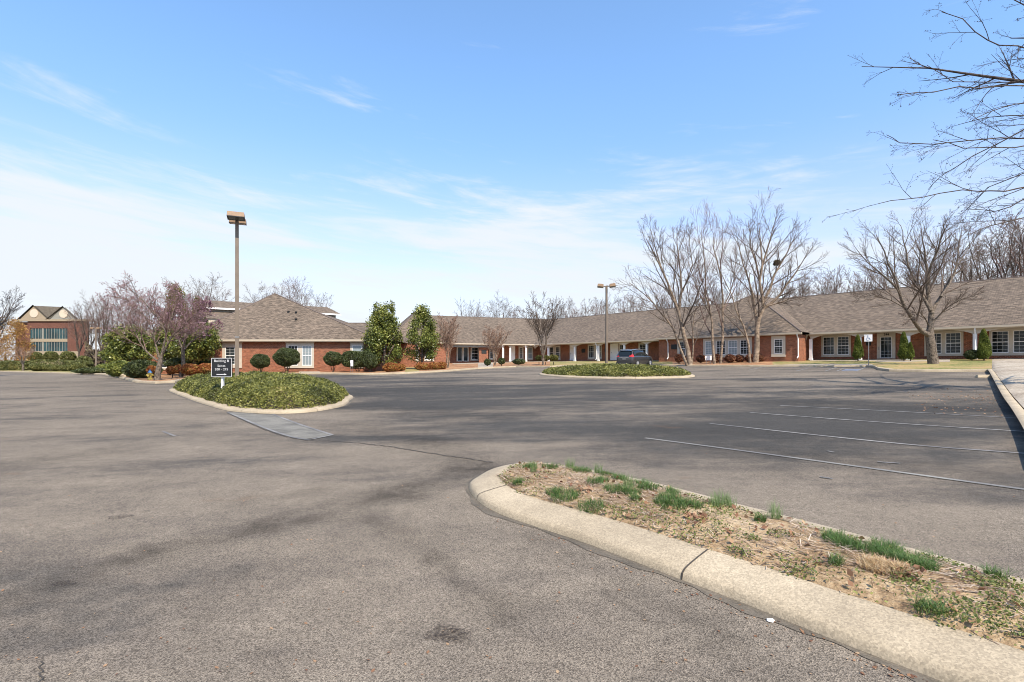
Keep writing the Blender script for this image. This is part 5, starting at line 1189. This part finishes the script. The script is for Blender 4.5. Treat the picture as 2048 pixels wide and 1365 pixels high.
# weeds: small leaves in patches
def island_random(n):
    p = np.array(in1); q = RNG.uniform(p.min(0), p.max(0), (n, 2)); q = q[inside(q, in1)]
    return q[edge_dist(q, in1) > .02]
q = island_random(120000); msk = fbm(q[:, 0] + 3, q[:, 1], 3.1) + .6 * fbm(q[:, 0], q[:, 1] + 5, 8.0) + RNG.normal(0, .22, len(q)) + .35 * np.clip(.35 - edge_dist(q, in1), 0, .35) / .35
q = q[msk > .22]
q = np.concatenate([q] + [scatter(*on_soil(px, py), r, int(9000 * r * r + 60), 1.4) for px, py, r in [(1950, 1115, .10), (1900, 1120, .08), (1990, 1122, .07), (1830, 1170, .09), (1810, 1160, .06), (2010, 1175, .12), (1960, 1165, .1), (1880, 1222, .08), (1925, 1240, .09), (1960, 1225, .1), (2020, 1210, .09), (1480, 1100, .07), (1600, 1140, .08), (1560, 1075, .07), (1010, 960, .06), (1030, 978, .05), (1500, 1080, .06), (1990, 1280, .06), (2030, 1260, .07)]])
q = q[inside(q, in1)]
tag(leaves('weeds', np.column_stack([q, iz(*q.T) + RNG.uniform(.004, .035, len(q))]), RNG.uniform(.010, .024, len(q)), .8, M['weed']), 'low yellow-green creeping weeds in patches on the near island', 'weeds', kind='stuff')
q = island_random(60000); mk = fbm(q[:, 0] * 1.0 + 7, q[:, 1] + 2, 4.2) + .5 * fbm(q[:, 0], q[:, 1], 11.0) + RNG.normal(0, .25, len(q)); q = q[mk > .42][:15000]
tag(blades(np.column_stack([q, iz(*q.T)]), .032, .004, 1.3, M['weed'], 'short_grass', nseg=2), 'short olive turf and creeping blades between the straw of the near island', 'grass', kind='stuff')
# dead stems lying about
q = island_random(60000); q = q[(fbm(q[:, 0], q[:, 1] + 9, 2.3) + RNG.normal(0, .35, len(q))) > -.45][:42000]
bare = np.array(on_soil(1700, 1170)); q = q[(np.hypot(*(q - bare).T) > .28) | (RNG.random(len(q)) < .12)]; bare2 = np.array(on_soil(1800, 1215)); q = q[(np.hypot(*(q - bare2).T) > .2) | (RNG.random(len(q)) < .2)]
n = len(q); a = np.where(RNG.random(n) < .6, RNG.normal(-.75, .35, n), RNG.uniform(0, 6.283, n)); ln = RNG.uniform(.02, .13, n); dx, dy = np.cos(a) * ln / 2, np.sin(a) * ln / 2; z = iz(*q.T) + RNG.uniform(.002, .02, n); tl = RNG.normal(0, .18, n) * ln / 2
wq = RNG.uniform(.0012, .0035, n); wx, wy = -np.sin(a) * wq, np.cos(a) * wq
V = np.stack([np.stack([q[:, 0] - dx - wx, q[:, 1] - dy - wy, z - tl], 1), np.stack([q[:, 0] + dx - wx, q[:, 1] + dy - wy, z + tl], 1), np.stack([q[:, 0] + dx + wx, q[:, 1] + dy + wy, z + tl], 1), np.stack([q[:, 0] - dx + wx, q[:, 1] - dy + wy, z - tl], 1)], 1).reshape(-1, 3)
tag(npmesh('straw', V, np.arange(4 * n).reshape(n, 4), M['straw']), 'pale dead stems and straw lying over the near island soil', 'straw', kind='stuff')
q = island_random(4000); q = q[:900]; q = np.concatenate([q, scatter(*on_soil(1165, 985), .1, 30), scatter(*on_soil(1390, 1040), .1, 60), scatter(*on_soil(1800, 1150), .12, 60), scatter(*on_soil(1900, 1270), .15, 60)]); q = q[inside(q, in1)]
tag(leaves('dead_leaves', np.column_stack([q, iz(*q.T) + RNG.uniform(.006, .03, len(q))]), RNG.uniform(.02, .06, len(q)), 1.0, M['deadleaf']), 'dry brown leaves scattered on the near island', 'leaves', kind='stuff')
cx, cy = on_soil(1765, 1142); q = scatter(cx, cy, .10, 1100, 1.3)
dg = blades(np.column_stack([q, iz(*q.T)]), .075, .0035, 1.2, M['drygrass'], 'dry_grass_clump'); tag(dg, 'straw-coloured dead grass clump beside the bare soil patch of the near island', 'grass clump')
# pebbles and litter on the tarmac by the kerb
random.seed(4); q = []
for i in range(160):
    k = random.random(); px = 950 + k * 1000; base_y = np.interp(px, [938, 1002, 1164, 1363, 1565, 1858, 2048], [985, 1034, 1088, 1164, 1243, 1360, 1434]); q.append(ray(px, base_y + abs(random.gauss(0, 16)) + 2))
for i in range(260): q.append(ray(random.uniform(0, 2048), 800 + random.random() ** .6 * 560))
q = np.array(q); q = q[~inside(q, isl1)]
tag(leaves('leaf_litter', np.column_stack([q, P(q[:, 0], q[:, 1]) + .006]), RNG.uniform(.008, .028, len(q)), 3.0, M['deadleaf']), 'tiny dry leaf scraps scattered over the asphalt', 'litter', kind='stuff')
q = np.concatenate([scatter(*ray(1990 + RNG.uniform(-60, 10), 800 + RNG.uniform(-18, 25)), 1.0, 60, 2.0) for _ in range(8)])
q = q[inside(q, [ray(1800, 770), ray(1992, 770), ray(2030, 822), ray(2060, 860), ray(1850, 850)])]
tag(leaves('leaf_drift', np.column_stack([q, P(q[:, 0], q[:, 1]) + .012]), RNG.uniform(.03, .07, len(q)), 2.5, M['deadleaf']), 'drift of brown leaves on the asphalt along the tall right kerb', 'leaves', kind='stuff')
def rock(name, label, px, py, sz, mat, Y=None, dz=0):
    x, y = ray(px, py) if Y is None else (X_at(px, Y), Y); z = (P(x, y) if Y is None else lawnz(x, y)) + dz; import bmesh
    bm = bmesh.new(); bmesh.ops.create_icosphere(bm, subdivisions=2, radius=1)
    for v in bm.verts: v.co = Vector((v.co.x * sz[0], v.co.y * sz[1], v.co.z * sz[2])) * (1 + .18 * math.sin(v.co.x * 4 + v.co.y * 3) * math.cos(v.co.z * 5))
    me = bpy.data.meshes.new(name); bm.to_mesh(me); me.materials.append(mat); o = bpy.data.objects.new(name, me); COL.objects.link(o); o.location = (x, y, z + sz[2] * .6); return tag(o, label, 'stone')
rock('limestone_rock', 'pale boulder in the bed below the round green shrub', 253, 745, (.45, .35, .22), M['kerb'], 46)
rock('white_pebble', 'white pebble on the asphalt beside the near kerb', 1541, 1243, (.022, .018, .010), M['brightwhite'])

# ------------------------------------------------------------------ lamp posts
def lamp(label, x, y, z0, ztop, ang, base_w=.075, grp='double-headed shoebox lamp posts', sc_=1.0, name='street_lamp'):
    root = thing(name, label, 'lamp post', (x, y, z0), grp)
    Mz = Matrix.Translation((x, y, 0)) @ Matrix.Rotation(R(28), 4, 'Z')
    mb = MB(); w0, w1 = base_w, base_w * .86; vs = [Mz @ Vector((sx * w0, sy * w0, z0 - .1)) for sx, sy in ((-1, -1), (1, -1), (1, 1), (-1, 1))] + [Mz @ Vector((sx * w1, sy * w1, ztop)) for sx, sy in ((-1, -1), (1, -1), (1, 1), (-1, 1))]
    mb.add(vs, [(0, 1, 5, 4), (1, 2, 6, 5), (2, 3, 7, 6), (3, 0, 4, 7), (4, 5, 6, 7)]); mb.build('pole', M['pole'], root, bevel=.012)
    mb = MB(); mb.box(-.16, .16, -.16, .16, z0 - .05, z0 + .06, M=Mz); mb.build('base_plate', M['pole'], root)
    for sgn in (1, -1):
        d = Vector((math.cos(ang) * sgn, math.sin(ang) * sgn, 0)); s_ = Vector((-d.y, d.x, 0)); p = Vector((x, y, ztop - .07))
        mb = MB(); mb.cyl(p, p + d * .22 + Vector((0, 0, .05)), .035, n=8); mb.build('arm', M['pole'], root)
        c = p + d * .42 + Vector((0, 0, .09)); mx = Matrix((d, s_, Vector((0, 0, 1)))).transposed().to_4x4(); mx.translation = c; mx = mx @ Matrix.Rotation(R(-7), 4, 'Y')
        mb = MB(); a, b_, h_ = .22 * sc_, .31 * sc_, .105 * sc_
        vs = [mx @ Vector(v) for v in [(-a, -b_, -h_), (a, -b_, -h_), (a, b_, -h_), (-a, b_, -h_), (-a * .93, -b_ * .95, h_ * .75), (a * .93, -b_ * .95, h_ * .75), (a * .93, b_ * .95, h_ * .75), (-a * .93, b_ * .95, h_ * .75), (-a * .6, -b_ * .75, h_), (a * .6, -b_ * .75, h_), (a * .6, b_ * .75, h_), (-a * .6, b_ * .75, h_)]]
        mb.add(vs, [(3, 2, 1, 0), (0, 1, 5, 4), (1, 2, 6, 5), (2, 3, 7, 6), (3, 0, 4, 7), (4, 5, 9, 8), (5, 6, 10, 9), (6, 7, 11, 10), (7, 4, 8, 11), (8, 9, 10, 11)]); hd = mb.build('lamp_head', M['lamp'], root, bevel=.01)
        mb = MB(); mb.box(-a * .82, a * .82, -b_ * .85, b_ * .85, -h_ - .012, -h_ - .002, M=mx); mb.build('lens', M['lens'], hd)
        mb = MB(); mb.box(-a, a, -b_, b_, -h_ - .02, -h_ - .013, M=mx); fr_ = mb.build('door_frame', M['black'], hd); fr_.data.polygons.foreach_get
        bpy.data.objects.remove(fr_)
        mb = MB(); 
        for (x0, x1, y0, y1) in ((-a, -a * .84, -b_, b_), (a * .84, a, -b_, b_), (-a * .84, a * .84, -b_, -b_ * .87), (-a * .84, a * .84, b_ * .87, b_)): mb.box(x0, x1, y0, y1, -h_ - .02, -h_ - .001, M=mx)
        mb.build('lens_frame', M['black'], hd)
    return root
YLp = 20.5; xl = X_at(474, YLp); z1 = P(xl, YLp) + .2
la = lamp('tall lamp post with two brown box heads on the ivy island with the black sign', xl, YLp, z1, Z_at(438, YLp), R(-66))
xm = X_at(1213, 37); lamp('lamp post with two brown box heads beside the parked car', xm, 37, P(xm, 37) + .2, Z_at(572, 37), R(-10), .07)
xf = X_at(192, 74); lamp('small distant lamp post on the left verge', xf, 74, lawnz(xf, 74), Z_at(657, 74), R(4), .09)
mb = MB(); mb.box(-.08, .08, -.08, .08, 0, .05, M=Matrix.Translation((xl, YLp, Z_at(676, YLp))) @ Matrix.Rotation(R(28), 4, 'Z')); mb.build('pole_tag', M['steel'], la)

# ------------------------------------------------------------------ signs
def board(root, name, c, u, w_, h_, th, mat):
    u = Vector(u).normalized(); n = u.cross(Vector((0, 0, 1))); mb = MB()
    vs = [c + u * a * w_ / 2 + n * b_ * th / 2 + Vector((0, 0, q * h_ / 2)) for q in (-1, 1) for b_ in (1, -1) for a in (-1, 1)]
    mb.add(vs, [(0, 1, 5, 4), (3, 2, 6, 7), (1, 3, 7, 5), (2, 0, 4, 6), (4, 5, 7, 6), (2, 3, 1, 0)]); return mb.build(name, mat, root)
YS = 18.4; u = Vector((.995, -.1, 0)).normalized(); n = u.cross(Vector((0, 0, 1)))
c = Vector((X_at(444, YS), YS, Z_at(735.5, YS))); wS, hS = 43 / F * YS, 38 / F * YS
sg = thing('directional_sign', 'black square direction sign with white lettering and arrow on the ivy island', 'sign', (c.x, c.y, P(c.x, c.y) + .15))
board(sg, 'panel', c, u, wS, hS, .05, M['black'])
mb = MB(); t_ = .013
for a0, a1, q0, q1 in ((-1, 1, -1, -1 + .04), (-1, 1, 1 - .04, 1), (-1, -1 + .035, -1, 1), (1 - .035, 1, -1, 1)):
    A_ = [c + u * a * wS / 2 + n * .028 + Vector((0, 0, q * hS / 2)) for a, q in ((a0, q0), (a1, q0), (a1, q1), (a0, q1))]; mb.add(A_, [(0, 1, 2, 3)])
mb.build('border', M['brightwhite'], sg)
for body, sz, dz in (('Building B', .125, .235), ('Suites', .112, .06), ('200 - 275', .115, -.068)):
    mx = face_mx(c + n * .030 + Vector((0, 0, dz)), u); text(body, sz, M['brightwhite'], sg, mx, 'lettering', -.001)
mb = MB(); A_ = [(-.19, -.010), (.10, -.010), (.10, -.030), (.20, 0), (.10, .030), (.10, .010), (-.19, .010)]
mb.add([c + n * .030 + u * a + Vector((0, 0, b_ - .245)) for a, b_ in A_], [tuple(range(7))]); mb.build('arrow', M['brightwhite'], sg)
mb = MB()
pz = P(c.x, c.y); mb.box(c.x - .035 - .02, c.x + .035 - .02, c.y + .03, c.y + .13, pz, c.z - hS / 2 + .25); mb.build('post', M['brightwhite'], sg)
# accessible parking sign
YH = 38.5; x = X_at(1738, YH); z0 = lawnz(x, YH); c = Vector((x - .05, YH, Z_at(676.5, YH)))
hs = thing('parking_sign', 'small white accessible parking sign on a thin steel post by the painted bays', 'sign', (x, YH, z0))
mb = MB(); mb.cyl((x, YH + .04, z0 - .1), (x, YH + .04, c.z + .2), .03, n=8); mb.build('post', M['steel'], hs)
u = Vector((.8, -.6, 0)); n = u.cross(Vector((0, 0, 1))); board(hs, 'panel', c, u, .50, .52, .015, M['brightwhite'])
# wheelchair symbol built from strokes
def stroke(pts, wd, o=.011):
    mb = MB(); q = [c + n * o + u * a + Vector((0, 0, b_)) for a, b_ in pts]
    for a, b_ in zip(q[:-1], q[1:]): mb.cyl(a, b_, wd, n=5)
    return mb
mb = stroke([(-.02, .16), (-.02, .0), (.08, .0), (.12, -.13)], .016); r_ = [(-.03 + .1 * math.cos(a), -.07 + .1 * math.sin(a)) for a in [R(120 + 22 * i) for i in range(10)]]
m2_ = stroke(r_, .013); mb.add(m2_.v, m2_.f); m2_ = stroke([(-.02, .20), (-.019, .21)], .035); mb.add(m2_.v, m2_.f); mb.build('symbol', M['blue'], hs)
# yard signs
for px, Y, y0, y1, w_, lb, tilt in ((1417, 49.5, 712, 721, 12, 'small white yard sign below the four-pane window', .1), (703.5, 45.5, 721, 733, 6, 'narrow white marker sign in front of the clipped hedge', 0)):
    x = X_at(px, Y); z0 = lawnz(x, Y); r_ = thing('yard_sign', lb, 'sign', (x, Y, z0)); ww = w_ / F * Y; c = Vector((x, Y, (Z_at(y0, Y) + Z_at(y1, Y)) / 2)); hh_ = (y1 - y0) / F * Y
    board(r_, 'panel', c, (.96, -.25, 0), ww, hh_, .03, M['brightwhite']); mb = MB()
    for s_ in (-.35, .35): mb.cyl((x + s_ * ww, Y, z0 - .05), (x + s_ * ww, Y, c.z), .015, n=6)
    mb.build('stake', M['steel'], r_)
# kerb drain holes on the right kerb
for px in (1780 + 130, 1851): 
    x, y = ray(px, 743.2); y -= .0; mb = MB(); mb.cyl((x, y - .06, P(x, y) + .06), (x, y + .0, P(x, y) + .06), .09 if px > 1900 else .05, n=10); o = mb.build('kerb_drain', M['blackmat']); tag(o, 'larger round black drain outlet in the lawn kerb' if px > 1900 else 'smaller black drain outlet in the lawn kerb left of the larger one', 'drain')
# hydrant
YY = 38.2; x = X_at(300, YY); z0 = lawnz(x, YY); hy = thing('fire_hydrant', 'yellow fire hydrant with a blue cap left of the redbud trunk', 'hydrant', (x, YY, z0))
mb = MB(); mb.cyl((x, YY, z0 - .05), (x, YY, z0 + .08), .19, n=14); mb.cyl((x, YY, z0 + .08), (x, YY, z0 + .45), .12, n=14); mb.cyl((x, YY, z0 + .43), (x, YY, z0 + .50), .16, n=14); mb.build('body', M['yellow'], hy, smooth=False)
mb = MB(); mb.cyl((x, YY, z0 + .501), (x, YY, z0 + .60), .15, .12, n=14); mb.cyl((x, YY, z0 + .60), (x, YY, z0 + .68), .12, .05, n=14); mb.cyl((x, YY, z0 + .68), (x, YY, z0 + .74), .035, n=6); mb.build('cap', M['blue'], hy)
mb = MB(); mb.cyl((x - .24, YY, z0 + .33), (x + .24, YY, z0 + .33), .065, n=10); mb.cyl((x, YY - .24, z0 + .30), (x, YY, z0 + .30), .08, n=10); mb.build('outlet', M['yellow'], hy)
# wheel stop at the tall kerb
x, y = ray(1978, 755.5); mb = MB(); mx = Matrix.Translation((x, y, P(x, y))) @ Matrix.Rotation(R(-8), 4, 'Z')
vs = [mx @ Vector(v) for v in [(-.55, -.12, 0), (.55, -.12, 0), (.55, .12, 0), (-.55, .12, 0), (-.5, -.06, .13), (.5, -.06, .13), (.5, .06, .13), (-.5, .06, .13)]]
mb.add(vs, [(0, 1, 5, 4), (1, 2, 6, 5), (2, 3, 7, 6), (3, 0, 4, 7), (4, 5, 6, 7)]); tag(mb.build('wheel_stop', M['kerb'], bevel=.02), 'short concrete wheel stop against the tall right kerb', 'wheel stop')

# ------------------------------------------------------------------ parked car
m, t, b = newmat('car_paint'); M['car'] = m; b.inputs['Base Color'].default_value = (0.045, 0.045, 0.046, 1); b.inputs['Metallic'].default_value = 0.3; b.inputs['Roughness'].default_value = 0.3; b.inputs['Coat Weight'].default_value = 0.8; b.inputs['Coat Roughness'].default_value = 0.05
m, t, b = newmat('car_glass'); M['cglass'] = m; b.inputs['Base Color'].default_value = (0.012, 0.016, 0.016, 1); b.inputs['Roughness'].default_value = 0.04
m, t, b = newmat('tail_red'); M['red'] = m; b.inputs['Base Color'].default_value = (0.55, 0.03, 0.03, 1); b.inputs['Roughness'].default_value = 0.15
M['rim'] = flat('alloy_rim', (0.6, 0.6, 0.6), 0.3, 0.7); M['tyre'] = flat('tyre_rubber', (0.02, 0.02, 0.02), 0.85); M['chrome'] = flat('chrome', (0.75, 0.75, 0.75), 0.12, 0.9)
YC = 50.2; xc = X_at(1271, YC); ca = R(49); co = Vector((xc, YC, P(xc, YC)))
car = thing('parked_car', 'dark grey compact SUV parked nose-in towards the porch', 'car', co)
CM = Matrix.Translation(co) @ Matrix.Rotation(ca, 4, 'Z') @ Matrix.Rotation(-math.atan(GA * math.sin(ca) + GB * math.cos(ca)), 4, 'Y')
def loft(st, name, mat, smooth=True, close=True):
    # st: list of (x, [(y, z)...] half section from the bottom edge to the top centre)
    mb = MB(); vs = []; k = 0
    for x, sec in st:
        full = [(-y, z) for y, z in sec] + [(y, z) for y, z in sec[::-1][(1 if sec[-1][0] == 0 else 0):]]; k = len(full); vs += [CM @ Vector((x, y, z)) for y, z in full]
    fs = []
    for i in range(len(st) - 1):
        for q in range(k - 1): a = i * k + q; fs.append((a, a + 1, a + k + 1, a + k))
    if close: fs += [tuple(range(k))[::-1], tuple(range((len(st) - 1) * k, len(st) * k))]
    mb.add(vs, fs); o = mb.build(name, mat, car, smooth=smooth); return o
def bsec(w_, zb, zbelt, crown=.03): return [(w_ * .86, zb), (w_ * .97, zb + .12), (w_, .62), (w_ * .985, zbelt - .12), (w_ * .93, zbelt), (w_ * .6, zbelt + crown), (0, zbelt + crown * 1.3)]
bd = loft([(-2.27, bsec(.70, .42, .92)), (-2.24, bsec(.82, .34, 1.0)), (-2.12, bsec(.89, .27, 1.06)), (-1.8, bsec(.915, .24, 1.09)), (-1.0, bsec(.92, .22, 1.08)), (0, bsec(.92, .22, 1.05)), (.85, bsec(.915, .22, 1.03)), (1.25, bsec(.91, .23, 1.0)), (1.8, bsec(.88, .25, .93)), (2.1, bsec(.80, .28, .84)), (2.24, bsec(.66, .34, .74)), (2.29, bsec(.52, .42, .66))], 'body', M['car'])
def gsec(w_, zbelt, zt_, tw): return [(w_, zbelt), (w_ * .96, zbelt + (zt_ - zbelt) * .5), (w_ * .96 - (w_ - tw) * .5, zbelt + (zt_ - zbelt) * .82), (tw, zt_ - .035), (tw * .8, zt_), (0, zt_ + .02)]
gh = loft([(-2.14, gsec(.80, 1.04, 1.08, .74)), (-1.95, gsec(.83, 1.05, 1.50, .62)), (-1.8, gsec(.84, 1.06, 1.60, .62)), (-1.2, gsec(.85, 1.06, 1.655, .63)), (-.4, gsec(.85, 1.05, 1.665, .63)), (.15, gsec(.85, 1.04, 1.62, .61)), (.75, gsec(.85, 1.03, 1.30, .68)), (1.15, gsec(.84, .99, 1.04, .76))], 'cabin_glass', M['cglass'])
rf = loft([(-2.02, [(.60, 1.555), (.45, 1.60), (0, 1.62)]), (-1.8, [(.645, 1.60), (.5, 1.635), (0, 1.655)]), (-1.0, [(.66, 1.655), (.5, 1.685), (0, 1.70)]), (-.3, [(.66, 1.655), (.5, 1.69), (0, 1.705)]), (.1, [(.64, 1.62), (.48, 1.655), (0, 1.67)]), (.18, [(.62, 1.60), (.45, 1.63), (0, 1.645)])], 'roof_panel', M['car'], close=False)
for sy in (-1, 1):
    mb = MB(); pil = lambda a, b_, w_=.045: mb.cyl(CM @ Vector((a[0], a[1] * sy, a[2])), CM @ Vector((b_[0], b_[1] * sy, b_[2])), w_, n=6)
    pil((-2.1, .80, 1.07), (-1.90, .67, 1.53), .07); pil((-1.62, .85, 1.08), (-1.78, .66, 1.60), .05); pil((-.35, .86, 1.07), (-.42, .66, 1.64), .03); pil((.55, .86, 1.05), (.1, .63, 1.62), .03); pil((1.1, .84, 1.02), (.12, .63, 1.61), .035); pil((-1.85, .64, 1.60), (.12, .63, 1.61), .035)
    mb.build('pillar', M['car'], car)
    mb = MB(); mb.cyl(CM @ Vector((-1.7, .60 * sy, 1.70)), CM @ Vector((-.05, .60 * sy, 1.72)), .02, n=6); mb.build('roof_rail', M['chrome'], car)
    mb = MB(); mb.box(-2.25, -2.02, .60 * sy - .16, .60 * sy + .16, .98, 1.14, M=CM) if False else None
    vs = [CM @ Vector((a, b_ * sy, c_)) for a, b_, c_ in [(-2.255, .52, .98), (-2.23, .84, .97), (-1.98, .925, 1.0), (-2.05, .80, 1.30), (-2.17, .66, 1.14), (-2.235, .52, 1.10), (-2.10, .5, 1.1), (-1.9, .8, 1.15)]]
    mb = MB(); fs = [(0, 1, 4, 5), (1, 2, 3, 4), (5, 4, 3, 7, 6), (2, 7, 3)]
    mb.add(vs, fs if sy < 0 else [f[::-1] for f in fs]); mb.build('tail_light', M['red'], car)
    mb = MB(); mb.cyl(CM @ Vector((2.0, .66 * sy, .76)), CM @ Vector((2.20, .58 * sy, .74)), .10, .08, n=10); mb.build('headlight', M['brightwhite'], car)
    mb = MB(); mb.box(.45, .62, (.93 if sy > 0 else -1.09), (1.09 if sy > 0 else -.93), 1.03, 1.15, M=CM); mb.build('wing_mirror', M['car'], car, bevel=.03)
    for wx in (-1.32, 1.36):
        yo = .915 * sy; mb = MB(); mb.cyl(CM @ Vector((wx, yo - .02 * sy, .36)), CM @ Vector((wx, yo + .012 * sy, .36)), .41, n=24); mb.build('wheel_arch', M['blackmat'], car)
        wh = MB(); wh.cyl(CM @ Vector((wx, yo - .20 * sy, .34)), CM @ Vector((wx, yo + .02 * sy, .34)), .345, n=24); wheel = wh.build('wheel', M['tyre'], car)
        mb = MB(); mb.cyl(CM @ Vector((wx, yo + .021 * sy, .34)), CM @ Vector((wx, yo + .026 * sy, .34)), .225, n=20)
        for q in range(5): a = q * 1.2566; mb.cyl(CM @ Vector((wx, yo + .03 * sy, .34)), CM @ Vector((wx + .2 * math.cos(a), yo + .03 * sy, .34 + .2 * math.sin(a))), .03, n=5)
        mb.build('rim', M['rim'], wheel)
mb = MB(); mb.box(-2.30, -2.20, -.86, .86, .36, .50, M=CM); mb.box(-2.32, -2.26, -.55, .55, .30, .38, M=CM); mb.build('bumper_trim', M['blackmat'], car, bevel=.03)
mb = MB(); mb.box(-2.325, -2.30, -.45, .45, .33, .36, M=CM); mb.build('chrome_strip', M['chrome'], car)
mb = MB(); mb.box(-2.285, -2.262, -.17, .17, .74, .88, M=CM); mb.build('number_plate', M['steel'], car)
mb = MB(); mb.box(-2.29, -2.26, -.48, .48, .93, .96, M=CM); mb.build('chrome_strip', M['chrome'], car)
vs = [CM @ Vector(v) for v in [(-2.20, -.62, 1.10), (-2.20, .62, 1.10), (-2.02, .54, 1.50), (-2.02, -.54, 1.50)]]; mb = MB(); mb.add(vs, [(0, 3, 2, 1)]); mb.build('rear_window', M['cglass'], car)
